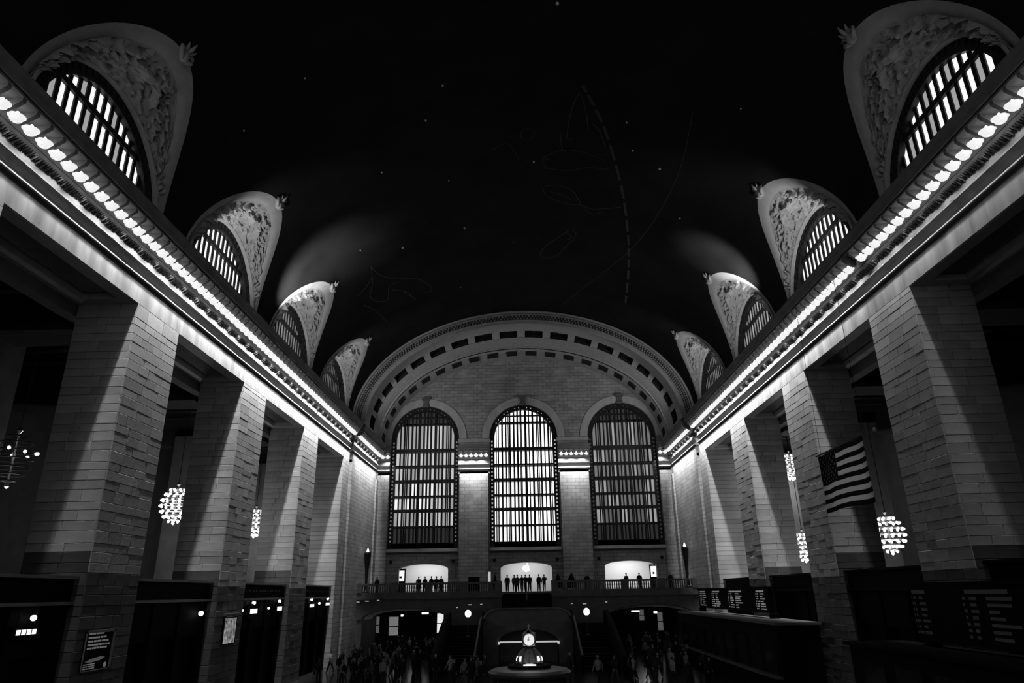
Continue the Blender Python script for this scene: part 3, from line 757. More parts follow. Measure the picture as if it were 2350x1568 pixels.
for a, b in ((-18.0, -3.0), (3.0, 18.0)):
    MB().box(a, b, YF-0.15, YF+0.25, 7.18, 7.38).build('hand_rail', DSTONE, BAL)
    bs = MB(); n = int((b-a)/0.24)
    for k in range(n):
        x = a+(k+0.5)*(b-a)/n
        bs.lathe([(0.07, 6.45), (0.09, 6.55), (0.05, 6.7), (0.085, 6.9), (0.05, 7.08), (0.07, 7.18)], (x, YF+0.05, 0), 8)
    bs.build('balusters', DSTONE, BAL, kind='stuff')
    for k in range(5):
        x = a + (b-a)*k/4; MB().box(x-0.35, x+0.35, YF-0.2, YF+0.3, 6.45, 7.42).build('pedestal', DSTONE, BAL)
# passages behind the lower arches
PSG = thing('wall_passage', 'dim passages seen through the two lower arches', 'wall', kind='structure')
for cx in (-12.9, 13.1):
    MB().box(cx-5.2, cx+5.2, YF+0.8, 100, 5.2, 5.5).build('passage_ceiling', DSTONE, PSG)
    MB().box(cx-5.4, cx-5.0, YF+0.8, 100, 0, 5.3).build('passage_side', DSTONE, PSG)
    MB().box(cx+5.0, cx+5.4, YF+0.8, 100, 0, 5.3).build('passage_side', DSTONE, PSG)
    MB().box(cx-5.2, cx+5.2, 100, 100.4, 0, 5.5).build('passage_end', DARKW, PSG)
    mb = MB().plate([arc(cx, 3.8, 4.6, 1.05, 0, PI, 20) + list(reversed(arc(cx, 3.75, 4.55, 0.85, 0, PI, 20)))], 0, 4.0, wmap(YF+0.8)); mb.build('passage_vault', WHITEW, PSG)

# stairs: upper flight, landing block with the low arch, two flights coming forward
ST = thing('staircase', 'dark double staircase rising to the middle of the end balcony', 'staircase', (0, 0, 0))
NS = 9
for k in range(NS):
    MB().box(-2.5, 2.5, 77.9-(k+1)*0.4, 77.9-k*0.4, 3.6, BF-0.19*(k+1)).build('step', BLACKP, ST)
MB().tube([(0, 77.8, 7.2), (0, 74.4, 5.5)], 0.05, 8).build('centre_handrail', DSTONE, ST)
LY = 70.0; LZ = BF-0.19*NS-0.1
MB().plate([[(-4.3, 0), (-2.75, 0), (-2.75, 1.9)] + list(reversed(arc(0.08, 1.9, 2.83, 1.05, 0, PI, 20))) + [(2.9, 0), (4.3, 0), (4.3, 3.3), (3.9, 4.2), (3.3, 4.62), (2.8, 4.7), (-2.7, 4.7), (-3.2, 4.62), (-3.8, 4.2), (-4.3, 3.3)]], 0, 0.5, wmap(LY)).build('landing_front', DSTONE, ST)
MB().box(-4.3, 4.3, LY+0.5, 74.3, 3.2, 3.6).build('landing', DSTONE, ST)
MB().box(-2.72, 2.87, LY+2.5, LY+2.7, 0, 3.0).build('niche_back', DSTONE, ST)
cap = [(-4.42, LY-0.05, 3.2), (-4.3, LY-0.05, 3.65), (-3.95, LY-0.05, 4.3), (-3.35, LY-0.05, 4.68), (-2.75, LY-0.05, 4.78), (2.85, LY-0.05, 4.78), (3.4, LY-0.05, 4.68), (4.0, LY-0.05, 4.3), (4.35, LY-0.05, 3.65), (4.42, LY-0.05, 3.2)]
MB().tube(cap, 0.08, 8).build('parapet_cap', DSTONE, ST)
for s in (-1, 1):
    for k in range(17):
        zz = 3.5-0.2*(k+1)
        if zz <= 0.02: continue
        MB().box(min(s*4.5, s*7.6), max(s*4.5, s*7.6), 73.5-(k+1)*0.62, 73.5-k*0.62, 0, zz).build('step', BLACKP, ST)
    # sloping inner and outer walls of the forward flights
    for x0, x1 in ((4.22, 4.5), (7.6, 7.95)):
        MB().plate([[(60.5, 0), (74.0, 0), (74.0, 4.5), (72.5, 4.45), (68.0, 3.55), (60.5, 1.3)]], min(s*x0, s*x1), max(s*x0, s*x1), lambda u, v, w: (w, u, v)).build('flight_wall', BLACKP, ST)
    MB().tube([(s*4.36, 70.0, 4.05), (s*4.36, 68.0, 3.63), (s*4.36, 60.5, 1.38)], 0.08, 8).build('flight_handrail', DSTONE, ST)
# lamp posts with white globes beside the flights
for s, sd in ((-1, 'left'), (1, 'right')):
    g = thing('globe_lamp', 'white globe lamp on a short post at %s of the staircase' % sd, 'lamp', (s*5.62, 70.0, 2.3), 'globe lamps on the staircase')
    MB().lathe([(0.22, 0.0), (0.22, 0.12), (0.10, 0.2), (0.06, 0.4), (0.06, 1.75), (0.14, 1.82), (0.16, 1.86)], n=12).build('post', BRONZE, g)
    MB().ball((0, 0, 2.12), 0.30, 14, 10, 1.15).build('globe', glow('globe_glass', 1.6, 0.8), g, smooth=True)
    add_light('globe_light', 'POINT', (s*5.62, 69.4, 4.5), 14.0, shadow_soft_size=0.2)
# lit strip across the low arch
sp = thing('lintel_light', 'bright light bar across the low arch under the stairs', 'light', (0.08, LY-0.15, 1.83))
MB().box(-2.7, 2.7, -0.04, 0.06, 0.0, 0.13).build('diffuser', glow('strip_light', 0.45, 0.6), sp)
for sg in (-1, 1): MB().box(sg*2.78-0.1, sg*2.78+0.1, -0.04, 0.08, -0.14, 0.1).build('end_cap', glow('strip_light', 0.45, 0.6), sp)

# ---- shop rooms behind the balcony arches
SHOP = thing('wall_shop', 'white lit shop rooms behind the balcony arches', 'wall', kind='structure')
for k, (a, b) in enumerate(SH):
    MB().box(a-0.6, b+0.6, 92.0, 92.2, 6.3, 11).build('shop_back_wall', WHITEW, SHOP)
    MB().box(a-0.7, a-0.5, 87.0, 92.2, 6.3, 11).build('shop_side_wall', WHITEW, SHOP)
    MB().box(b+0.5, b+0.7, 87.0, 92.2, 6.3, 11).build('shop_side_wall', WHITEW, SHOP)
    MB().box(a-0.7, b+0.7, 87.0, 92.2, 10.3, 10.6).build('shop_ceiling', WHITEW, SHOP)
    add_light('shop_ceiling_light', 'AREA', ((a+b)/2, 89.6, 10.2), (170.0, 130.0, 210.0)[k], (0, 0, -1), shape='RECTANGLE', size=4.5, size_y=3.0)
# fruit-shaped glowing sign
lg = thing('shop_sign', 'glowing white bitten-apple sign hanging in the middle shop arch', 'sign', (0.02, 87.0, 8.95))
def fruit():
    pts = []
    for k in range(64):
        t = 2*PI*k/64; r = 0.40*(1 + 0.06*math.cos(2*t))
        x, z = r*math.cos(t)*1.02, r*math.sin(t)
        if z > 0: z -= 0.10*math.exp(-(x/0.10)**2)
        else: z += 0.07*math.exp(-(x/0.09)**2)
        if z < -0.1: x *= 1 - 0.35*((-z-0.1)/0.3)**1.5
        # bite taken out of the right side
        bx, bz, br = 0.50, 0.07, 0.21
        d = math.hypot(x-bx, z-bz)
        if d < br and d > 1e-6: x, z = bx+(x-bx)*br/d, bz+(z-bz)*br/d
        pts.append((x, z))
    return pts
MB().plate([fruit()], 0, 0.06, lambda u, v, w: (u, w, v)).build('fruit_shape', glow('lit_logo', 4.0, 0.9), lg)
lf = [(-0.02, 0.40), (0.02, 0.52), (0.12, 0.60), (0.16, 0.60), (0.14, 0.50), (0.06, 0.42)]
MB().plate([lf], 0, 0.06, lambda u, v, w: (u, w, v)).build('leaf_shape', glow('lit_logo', 4.0, 0.9), lg)
MB().box(-0.01, 0.01, 0.02, 0.04, 0.5, 1.36).build('hanger', BRONZE, lg)
# backlit display panels in the outer shop arches
for (x0, x1, lab) in ((-15.45, -14.6, 'bright upright display panel in the left shop arch'), (14.85, 15.48, 'bright upright display panel in the right shop arch')):
    d = thing('display_panel', lab, 'panel', ((x0+x1)/2, 86.6, BF)); h = (x1-x0)/2
    MB().box(-h-0.12, h+0.12, -0.05, 0.15, 0.0, 2.85).build('cabinet', BLACKP, d)
    MB().box(-h, h, -0.08, -0.04, 1.45, 2.65).build('screen', glow('lit_screen', 1.1, 0.8), d)
    MB().box(-h*0.35, h*0.35, -0.1, -0.08, 1.75, 2.0).build('picture', DSTONE, d)
# torch standards against the corner walls of the balcony
for s, sd in ((-1, 'left'), (1, 'right')):
    t = thing('torch_lamp', 'tall dark bronze torch lamp against the %s corner wall of the balcony' % sd, 'lamp', (s*17.45, 78.9, BF), 'torch lamps at the balcony corners')
    MB().lathe([(0.34, 0.15), (0.34, 0.25), (0.18, 0.4), (0.14, 1.2), (0.22, 2.6), (0.34, 3.6), (0.40, 4.2), (0.36, 4.35), (0.10, 4.4)], n=14).build('shaft', BRONZE, t)
    MB().lathe([(0.10, 4.38), (0.14, 4.5), (0.06, 4.72), (0.01, 4.85)], n=8).build('flame_bulb', glow('lit_bulb', 3.0), t)
    MB().lathe([(0.01, 0.0), (0.42, 0.0), (0.42, 0.15), (0.3, 0.2)], n=14).build('base', BRONZE, t)
# small white upright signs on the balcony
for (x, y, h, lab) in ((-4.1, 80.5, 1.95, 'thin white upright sign beside the middle shop arch'), (17.75, 80.2, 1.95, 'small white upright sign at the far right balcony corner')):
    t = thing('upright_sign', lab, 'sign', (x, y, BF if y > 77.5 else 6.3))
    MB().box(-0.14, 0.14, -0.03, 0.03, h-0.85, h+0.2).build('board', glow('lit_sign', 0.45, 0.8), t)
    MB().box(-0.03, 0.03, -0.02, 0.02, 0, h-0.8).build('post', BRONZE, t); MB().box(-0.2, 0.2, -0.2, 0.2, 0, 0.04).build('foot', BRONZE, t)
# dark draped triangular stands along the balcony rail
for (x, w, h, lab) in ((3.45, 0.45, 1.75, 'dark triangular draped stand just right of the stair opening'), (4.9, 0.55, 1.8, 'wider dark triangular draped stand further along the right balcony rail'), (-3.4, 0.3, 1.8, 'narrow dark triangular draped stand left of the stair opening')):
    t = thing('draped_stand', lab, 'stand', (x, 79.0, BF))
    mb = MB(); n = 14
    mb.grid([[(r*w*(1+0.12*math.cos(5*2*PI*j/n)*(1-q))*math.cos(2*PI*j/n), r*w*(1+0.12*math.cos(5*2*PI*j/n))*math.sin(2*PI*j/n)*0.8, z) for j in range(n)] for q, (r, z) in enumerate(((1.0, 0.3), (0.95, 0.9), (0.6, 1.25), (0.2, h-0.1), (0.02, h+0.1)))], True)
    mb.build('drape', BLACKP, t); MB().tube([(0,0,0), (0,0,h)], 0.03, 6).build('pole', BRONZE, t)
b = thing('bench_box', 'low dark box on the balcony between left arch and stairs', 'box', (-5.7, 79.0, BF))
b.location.z = BF+0.01; MB().box(-0.6, 0.6, -0.3, 0.3, 0.06, 1.5).build('cabinet', BLACKP, b); MB().box(-0.65, 0.65, -0.35, 0.35, 1.5, 1.58).build('lid', BLACKP, b); MB().box(-0.5, 0.5, -0.25, 0.25, 0, 0.06).build('base', BLACKP, b)

# ================================================================== things along the arcades
# ---- dark gate screens filling the foot of each left opening
def bars(mb, x0, x1, z, h, rng, gap=0.35, minw=0.06, maxw=0.3):
    """a line of illegible lettering: short upright marks of uneven width, in a plane (u, v)"""
    u = x0
    while u < x1:
        w = min(rng.uniform(minw, maxw), x1-u)
        if w > 0.02: mb.append((u, u+w, z, z+h))
        u += w + rng.uniform(0.02, gap)
def gate(s, y0, y1, label, signs, lamps, letters):
    MO = DSTONE if s < 0 else BLACKP
    g = thing('gate_screen', label, 'gate', (s*18.85, (y0+y1)/2, 0.0)); c = (y1-y0)/2 - 0.03
    b = lambda a0, a1, x0, x1, z0, z1: MB().box(min(s*x0, s*x1), max(s*x0, s*x1), a0, a1, z0, z1)
    b(-c, c, -0.25, 0.6, 7.02, 7.14).build('top_moulding', MO, g)
    b(-c, c, -0.05, 0.6, 6.15, 7.02).build('lintel', BLACKP, g)
    b(-c, c, -0.22, 0.6, 6.02, 6.15).build('lower_moulding', MO, g)
    for k in range(4):
        a = -c + k*(2*c-0.5)/3; b(a, a+0.5, 0.0, 0.5, 0, 6.02).build('door_post', BLACKP, g)
    for k in range(3):
        a = -c + 0.5 + k*(2*c-0.5)/3; w = (2*c-0.5)/3-0.5
        b(a, a+w, 0.42, 0.5, 0, 4.2).build('door_leaf', BLACKP, g)
        b(a, a+w, 0.1, 0.5, 4.2, 6.02).build('transom_panel', BLACKP, g)
    if letters:
        rng = random.Random(int(y0)); L = []
        bars(L, -c+0.6, c-0.6, 6.55, 0.14, rng, 0.5)
        mb = MB()
        for u0, u1, v0, v1 in L: mb.box(min(-s*0.07, -s*0.05), max(-s*0.07, -s*0.05), u0, u1, v0, v1)
        mb.build('carved_lettering', DSTONE, g, kind='stuff')
    return g
OPN = [(PZ[k][1], PZ[k+1][0]) for k in range(4)]
gl = ['dark gate screen at the left edge below the nearest opening', 'dark gate screen between the poster pillar and the map-sign pillar', 'dark gate screen with two oval lit signs left of the third pillar', 'dark gate screen with two lit signs beside the left corner pier']
for k in range(4): gate(-1, OPN[k][0], OPN[k][1], gl[k], 2, 2, k in (2, 3))
gr = ['dark gate screen at the right edge below the nearest opening', 'dark gate screen behind the right poster pillar', 'dark gate screen behind the departure board', 'dark gate screen beside the right corner pier']
for k in range(4): gate(1, OPN[k][0], OPN[k][1], gr[k], 0, 0, False)
# lit track signs and small globe bulbs over the gates (x is their plane)
def lit_sign(y, z, w, h, label, oval=True, marks=0):
    t = thing('track_sign', label, 'sign', (-18.72, y, z))
    n = 20
    if oval: MB().plate([[(w*0.85*math.copysign(abs(math.cos(2*PI*k/n))**0.5, math.cos(2*PI*k/n)), h*1.6*math.copysign(abs(math.sin(2*PI*k/n))**0.5, math.sin(2*PI*k/n))) for k in range(n)]], -0.06, 0.06, lambda u, v, q: (q, u, v)).build('plate', BLACKP, t)
    else: MB().box(-0.06, 0.06, -w*0.6, w*0.6, -h, h).build('plate', BLACKP, t)
    mb = MB()
    if marks:
        for j in range(marks):
            a = -w/2 + w*(j+0.1)/marks; mb.box(0.06, 0.075, a, a+w/marks*0.75, -h*0.45, h*0.45)
        mb.build('lit_characters', glow('lit_sign_face', 1.1, 0.8), t, kind='stuff')
    else:
        MB().box(0.06, 0.08, -w/2, w/2, -h*0.5, h*0.5).build('lit_face', glow('lit_sign_face', 1.1, 0.8), t)
    for q in (-0.4, 0.4): MB().box(-0.02, 0.02, w*q-0.02, w*q+0.02, h*0.9, 6.03-z).build('hanger', BRONZE, t)
def bulb_lamp(x, y, z, r, label, top):
    t = thing('gate_lamp', label, 'lamp', (x, y, z))
    MB().ball((0, 0, 0), r, 12, 8).build('globe', glow('lit_bulb', 3.0, 0.9), t, smooth=True)
    MB().lathe([(0.05, r*0.8), (0.07, r*1.0), (0.03, r*1.3), (0.02, max(top-z, r*1.5))], n=8).build('stem', BRONZE, t)
sg = [(49.9, 5.32, 1.25, 0.30, 'oval lit track sign, the nearer in the second left gate', True, 0), (55.1, 5.38, 1.0, 0.28, 'oval lit track sign, the farther in the second left gate', True, 0),
      (63.4, 5.44, 1.25, 0.24, 'lit track sign, the nearer in the left gate by the corner pier', False, 0), (68.4, 5.5, 1.25, 0.24, 'lit track sign, the farther in the left gate by the corner pier', False, 0),
      (27.3, 5.12, 1.15, 0.20, 'small lit sign of white characters at the far left edge', False, 4)]
for y, z, w, h, l, o_, mk in sg: lit_sign(y, z, w, h, l, o_, mk)
for x, y, z, r, l in ((-18.70, 49.9, 5.84, 0.13, 'small bright bulb over the nearer oval sign in the left gate'), (-18.70, 55.1, 5.88, 0.12, 'small bright bulb over the farther oval sign in the left gate'),
                   (-18.70, 63.4, 5.94, 0.12, 'small bright bulb over the nearer sign beside the left corner pier'), (-18.70, 68.5, 5.96, 0.12, 'small bright bulb over the farther sign beside the left corner pier'),
                   (-18.70, 41.9, 5.38, 0.14, 'lone bright bulb at the end of the gate beside the map-sign pillar'), (-18.70, 27.6, 5.6, 0.11, 'lone bright bulb above the small sign at the far left edge'),
                   (-18.70, 65.8, 5.6, 0.10, 'small bulb between the two signs near the left corner pier'), (-18.70, 52.9, 5.45, 0.09, 'faint bulb between the two oval signs'), (-18.70, 48.0, 5.4, 0.08, 'faint bulb just left of the nearer oval sign')):
    bulb_lamp(x, y, z, r, l, 6.03)

# ---- posters on the pillar faces
def poster(side, y0, y1, z0, z1, label, style):
    t = thing('poster', label, 'poster', (side*(HALF-0.03), (y0+y1)/2, z0)); w = (y1-y0)/2; H = z1-z0; f = -side
    B = lambda a0, a1, b0, b1, d0, d1: MB().box(min(f*d0, f*d1), max(f*d0, f*d1), a0, a1, b0, b1)
    B(-w, w, 0, H, 0, 0.06).build('backing', BLACKP, t)
    fr = mat('poster_frame', 0.22, 0.4)
    if style == 'framed':
        B(-w, w, H-0.1, H, 0.06, 0.10).build('frame', fr, t); B(w-0.12, w, 0, H, 0.06, 0.10).build('frame', fr, t); B(-w, w, 0, 0.04, 0.06, 0.10).build('frame', fr, t); B(-w, -w+0.04, 0, H, 0.06, 0.10).build('frame', fr, t)
        rng = random.Random(3); mb = MB()
        for z in (0.90, 0.80, 0.71, 0.62, 0.54):
            L = []; bars(L, -w*0.8, w*rng.uniform(0.1, 0.75), z*H, 0.07, rng, 0.08, 0.08, 0.3)
            for u0, u1, v0, v1 in L: mb.box(min(f*0.06, f*0.075), max(f*0.06, f*0.075), u0, u1, v0, v1)
        for z in (0.16, 0.11, 0.06):
            L = []; bars(L, -w*0.85, -w*0.1, z*H, 0.04, rng, 0.06, 0.06, 0.2)
            for u0, u1, v0, v1 in L: mb.box(min(f*0.06, f*0.075), max(f*0.06, f*0.075), u0, u1, v0, v1)
        mb.build('print', mat('poster_print', 0.4, 0.5, emit=0.09), t, kind='stuff')
        MB().plate([[(-w*0.8, H*0.24), (-w*0.4, H*0.3), (w*0.3, H*0.34), (w*0.55, H*0.30), (w*0.2, H*0.24), (-w*0.4, H*0.21)]], f*0.06, f*0.075, lambda u, v, q: (q, u, v)).build('picture', mat('poster_picture', 0.25, 0.5, emit=0.05), t)
        MB().plate([arc(w*0.62, H*0.11, 0.10, 0.10, 0, 2*PI, 14)[:-1]], f*0.06, f*0.075, lambda u, v, q: (q, u, v)).build('round_mark', mat('poster_print', 0.4), t)
    else:
        mm = noise_mat('backlit_map', 0.0, 0.6, 4.0, 0.5, detail=2)
        b_ = mm.node_tree.nodes['Principled BSDF']
        if not b_.inputs['Emission Strength'].is_linked and b_.inputs['Emission Strength'].default_value == 0:
            src = b_.inputs['Base Color'].links[0].from_socket
            lk(mm, src, b_.inputs['Emission Color']); b_.inputs['Emission Strength'].default_value = 0.5
        B(-w+0.06, w-0.06, 0.06, H-0.06, 0.06, 0.07).build('backlit_face', mm, t)
        for (a0, a1, b0, b1) in ((-w, w, H-0.06, H), (-w, w, 0, 0.06), (-w, -w+0.06, 0, H), (w-0.06, w, 0, H)): B(a0, a1, b0, b1, 0.06, 0.09).build('frame', BLACKP, t)
        B(-w-0.1, w+0.1, H+0.10, H+0.2, 0, 0.2).build('hood', DSTONE, t)
poster(-1, 30.35, 32.45, 3.43, 5.0, 'dark framed poster with pale lines of print on the left front pillar', 'framed')
poster(-1, 44.1, 46.0, 3.55, 5.1, 'mottled backlit map sign on the second left pillar', 'map')
sgn = thing('wall_sign', 'small backlit sign low on the shadowed flank of the pillar behind the flag', 'sign', (20.15, 42.86, 2.0))
MB().box(-0.40, 0.40, -0.05, 0.0, 0, 1.25).build('frame', BLACKP, sgn); MB().box(-0.33, 0.33, -0.065, -0.05, 0.06, 1.19).build('backlit_face', MATS['backlit_map'], sgn); MB().box(-0.45, 0.45, -0.12, 0.0, 1.25, 1.33).build('hood', BLACKP, sgn)

# ---- ticket office blocks with departure boards on the right
def board(x, y0, y1, z0, z1, label, cols, bright, seed):
    t = thing('departure_board', label, 'board', (x, (y0+y1)/2, z0)); w = (y1-y0)/2; H = z1-z0
    MB().box(0, 0.35, -w, w, 0, H).build('case', BLACKP, t)
    MB().box(-0.06, 0.4, -w-0.1, w+0.1, H, H+0.14).build('top_cap', BLACKP, t)
    mt = mat('board_letters_%d' % seed, 0.08 if bright > 0.1 else 0.03, 0.6, emit=bright); rng = random.Random(seed)
    n = len(cols)
    for (u0, u1) in cols:                   # nearest column has the largest y-span toward -y
        a, b_ = w - u0*2*w, w - u1*2*w      # far end first
        hd = MB(); hd.box(-0.02, 0, b_+(a-b_)*0.25, a-(a-b_)*0.1, H*0.86, H*0.93); hd.build('heading', mt, t)
        mb = MB()
        for r in range(7):
            z = H*(0.76-0.105*r); v = a - (a-b_)*0.04
            for seg in (0.06, 0.22, 0.5):
                ln = abs(a-b_)*seg*rng.uniform(0.25, 0.9)
                mb.box(-0.02, 0, v-ln, v, z, z+H*0.05); v -= abs(a-b_)*(seg+0.05)
        mb.build('rows_of_lettering', mt, t, kind='stuff')
OFF = thing('ticket_office', 'dark low ticket office block along the right wall under the departure board', 'counter', (16.6, 60.5, 0))
MB().box(-1.1, 1.5, -14.0, 14.5, 0, 4.05).build('front', BLACKP, OFF); MB().box(-1.3, 1.6, -14.2, 14.7, 4.05, 4.2).build('top_ledge', mat('ledge_stone', 0.12, 0.5), OFF)
for k in range(9): MB().box(-1.16, -1.1, -13.2+k*3.1, -11.2+k*3.1, 1.1, 3.2).build('ticket_window', mat('smoked_glass', 0.03, 0.1), OFF)
MB().box(-1.6, -1.1, -14, 14.5, 1.0, 1.1).build('shelf', DSTONE, OFF)
board(17.3, 52.9, 74.0, 4.55, 6.2, 'long departure board with four columns of small pale text', [(0.02, 0.16), (0.24, 0.42), (0.50, 0.76), (0.86, 0.99)], 0.16, 5)
OFF2 = thing('ticket_office', 'dark ticket office block at the right edge under the dim text board', 'counter', (16.6, 27.5, 0))
MB().box(-1.1, 1.5, -10.0, 9.0, 0, 3.6).build('front', BLACKP, OFF2); MB().box(-1.3, 1.6, -10.2, 9.2, 3.6, 3.75).build('top_ledge', BLACKP, OFF2)
for k in range(6): MB().box(-1.16, -1.1, -9.2+k*3.0, -7.2+k*3.0, 1.1, 3.0).build('ticket_window', mat('smoked_glass', 0.03, 0.1), OFF2)
for o_, z in ((OFF, 4.2), ):
    MB().box(0.6, 1.2, -8, -7.6, 4.205, 4.545).build('board_post', BLACKP, o_); MB().box(0.6, 1.2, 13, 13.4, 4.205, 4.545).build('board_post', BLACKP, o_)
board(17.3, 21.0, 33.4, 3.95, 6.2, 'dim text board at the far right edge below the near pillar', [(0.0, 0.13), (0.30, 0.62), (0.68, 0.99)], 0.006, 9)
MB().box(0.6, 1.2, -6, -5.6, 3.755, 3.945).build('board_post', BLACKP, OFF2); MB().box(0.6, 1.2, 5, 5.4, 3.755, 3.945).build('board_post', BLACKP, OFF2)

# ---- flag on a pole hung below the right cornice
FL = thing('flag', 'large striped flag with dark starred corner hanging before the right pillars', 'flag', (17.3, 37.8, 10.2))
fm = mat('flag_cloth', 0.5, 0.9); nt = fm.node_tree; bs = nt.nodes['Principled BSDF']
uv = nd(fm, 'ShaderNodeUVMap'); sp_ = nd(fm, 'ShaderNodeSeparateXYZ'); lk(fm, uv.outputs[0], sp_.inputs[0])
def mth(op, a, b=None, c=None):
    n = nd(fm, 'ShaderNodeMath', operation=op)
    for k, v in enumerate((a, b, c)):
        if v is None: continue
        if isinstance(v, (int, float)): n.inputs[k].default_value = v
        else: lk(fm, v, n.inputs[k])
    return n.outputs[0]
U, V = sp_.outputs[0], sp_.outputs[1]
stripe = mth('FLOORED_MODULO', mth('FLOOR', mth('MULTIPLY', mth('SUBTRACT', 1.0, V), 13.0)), 2.0)      # 0 dark, 1 light
canton = mth('MULTIPLY', mth('LESS_THAN', U, 0.4), mth('GREATER_THAN', V, 6.0/13))
su = mth('SUBTRACT', mth('FRACT', mth('MULTIPLY', U, 11.0/0.4/2)), 0.5); 
sv = mth('SUBTRACT', mth('FRACT', mth('MULTIPLY', mth('SUBTRACT', 1.0, V), 9.0/(7.0/13)/2)), 0.5)
star = mth('LESS_THAN', mth('ADD', mth('MULTIPLY', su, su), mth('MULTIPLY', sv, sv)), 0.045)
su2 = mth('SUBTRACT', mth('FRACT', mth('ADD', mth('MULTIPLY', U, 11.0/0.4/2), 0.5)), 0.5)
sv2 = mth('SUBTRACT', mth('FRACT', mth('ADD', mth('MULTIPLY', mth('SUBTRACT', 1.0, V), 9.0/(7.0/13)/2), 0.5)), 0.5)
star2 = mth('LESS_THAN', mth('ADD', mth('MULTIPLY', su2, su2), mth('MULTIPLY', sv2, sv2)), 0.045)
stars = mth('MAXIMUM', star, star2)
val = mth('ADD', mth('MULTIPLY', mth('SUBTRACT', 1.0, canton), mth('ADD', 0.02, mth('MULTIPLY', stripe, 0.80))), mth('MULTIPLY', canton, mth('ADD', 0.012, mth('MULTIPLY', stars, 0.10))))
lk(fm, val, bs.inputs['Base Color'])
bs.inputs['Specular IOR Level'].default_value = 0.0
tl = nd(fm, 'ShaderNodeBsdfTranslucent'); lk(fm, val, tl.inputs['Color'])
mx = nd(fm, 'ShaderNodeMixShader'); mx.inputs[0].default_value = 0.4
lk(fm, bs.outputs[0], mx.inputs[1]); lk(fm, tl.outputs[0], mx.inputs[2]); lk(fm, mx.outputs[0], nt.nodes['Material Output'].inputs['Surface'])
add_light('added_flag_fill', 'SPOT', (-16.2, 31.0, 23.9), 6500.0, (33.5, 6.8, -12.1), spot_size=math.radians(11.0), spot_blend=1.0, shadow_soft_size=0.1)  # added lamp without a fixture, only there to brighten the flag
NU, NV = 40, 24; rows = []; uvs = []
for j in range(NV+1):
    v = j/NV; rows.append([(0.10*math.sin(9*u/NU*1.0+v*1.3)*(1.15-v) + 0.05*math.sin(17*u/NU), 2.9-5.8*u/NU, 0.0+3.25*v + 0.05*math.sin(5*u/NU)*(1-v)) for u in range(NU+1)])
mbf = MB().grid(rows); me = bpy.data.meshes.new('cloth'); me.from_pydata(mbf.v, [], mbf.f); me.update()
ul = me.uv_layers.new(name='UVMap')
for p in me.polygons:
    for li in p.loop_indices:
        vi = me.loops[li].vertex_index; ul.data[li].uv = ((vi % (NU+1))/NU, (vi//(NU+1))/NV)
    p.use_smooth = True
cl = obj('cloth', me, fm, FL); md = cl.modifiers.new('thick', 'SOLIDIFY'); md.thickness = 0.012
MB().tube([(0, 3.1, 3.3), (0, -4.1, 3.3)], 0.045, 8).build('pole', BRONZE, FL); MB().ball((0, -4.15, 3.3), 0.10, 10, 6).build('pole_knob', BRASS, FL)
for yy in (2.4, -3.0): MB().tube([(0, yy, 3.3), (0, yy, 12.62)], 0.012, 5).build('suspension_wire', BRONZE, FL)

# ---- chandeliers in the aisles
CH_B = MB(); CH_F = MB()
tiers = [(0.35, -1.15, 6), (0.70, -0.85, 10), (0.92, -0.5, 12), (1.0, -0.1, 14), (0.95, 0.3, 14), (0.78, 0.7, 11), (0.5, 1.02, 8)]
for r, z, n in tiers:
    for k in range(n): CH_B.ball((r*math.cos(2*PI*k/n), r*math.sin(2*PI*k/n), z), 0.10, 8, 5)
    CH_F.tube([(r*0.9*math.cos(2*PI*k/16), r*0.9*math.sin(2*PI*k/16), z+0.12) for k in range(17)], 0.04, 5, False)
CH_M1, CH_M2 = CH_B.mesh('bulbs', True), CH_F.mesh('ring_frame'); CH_M1.materials.append(glow('chandelier_bulb', 2.2, 0.9)); CH_M2.materials.append(BRASS)
CH_M3 = CH_F.mesh('ring_frame'); CH_M3.materials.append(BRONZE)
CH_S = MB().lathe([(0.02, -1.4), (0.12, -1.3), (0.06, -1.1), (0.06, 1.3), (0.15, 1.45), (0.03, 1.6)], n=10).mesh('stem'); CH_S.materials.append(BRASS)
FEW = MB()
for k in range(9): FEW.ball((0.98*math.cos(2*PI*k/9+0.2), 0.98*math.sin(2*PI*k/9+0.2), 0.3+0.12*(k%2)), 0.085, 8, 5)
FEWM = FEW.mesh('bulbs', True); FEWM.materials.append(glow('chandelier_bulb', 2.2, 0.9))
for (x, y, z, l) in ((-25, 49.66, 12.5, 'melon-shaped chandelier of white bulbs seen left of the second left pillar'), (-25, 64.89, 12.7, 'chandelier of white bulbs seen in the gap before the third left pillar'), (-25, 33.0, 12.7, 'chandelier at the far left edge, only a few bulbs lit'),
                  (25, 49.41, 9.6, 'melon-shaped chandelier of white bulbs below and right of the flag'), (25, 64.77, 9.7, 'chandelier of white bulbs low in the narrow gap left of the flag'), (25.7, 66.7, 17.2, 'chandelier high in the narrow gap left of the flag, half hidden')):
    t = thing('chandelier', l, 'chandelier', (x, y, z), 'chandeliers in the aisles')
    few = 'few bulbs' in l
    o = obj('bulbs', FEWM if 'few bulbs' in l else CH_M1, None, t, kind='stuff'); obj('ring_frame', CH_M2 if not few else CH_M3, None, t); obj('stem', CH_S, None, t)
    MB().tube([(0,0,1.5), (0,0,20.55-z)], 0.025, 5).build('chain', BRONZE, t)
    add_light('chandelier_light', 'POINT', (x, y, z-1.6), 60.0 if few else 500.0, shadow_soft_size=0.8)

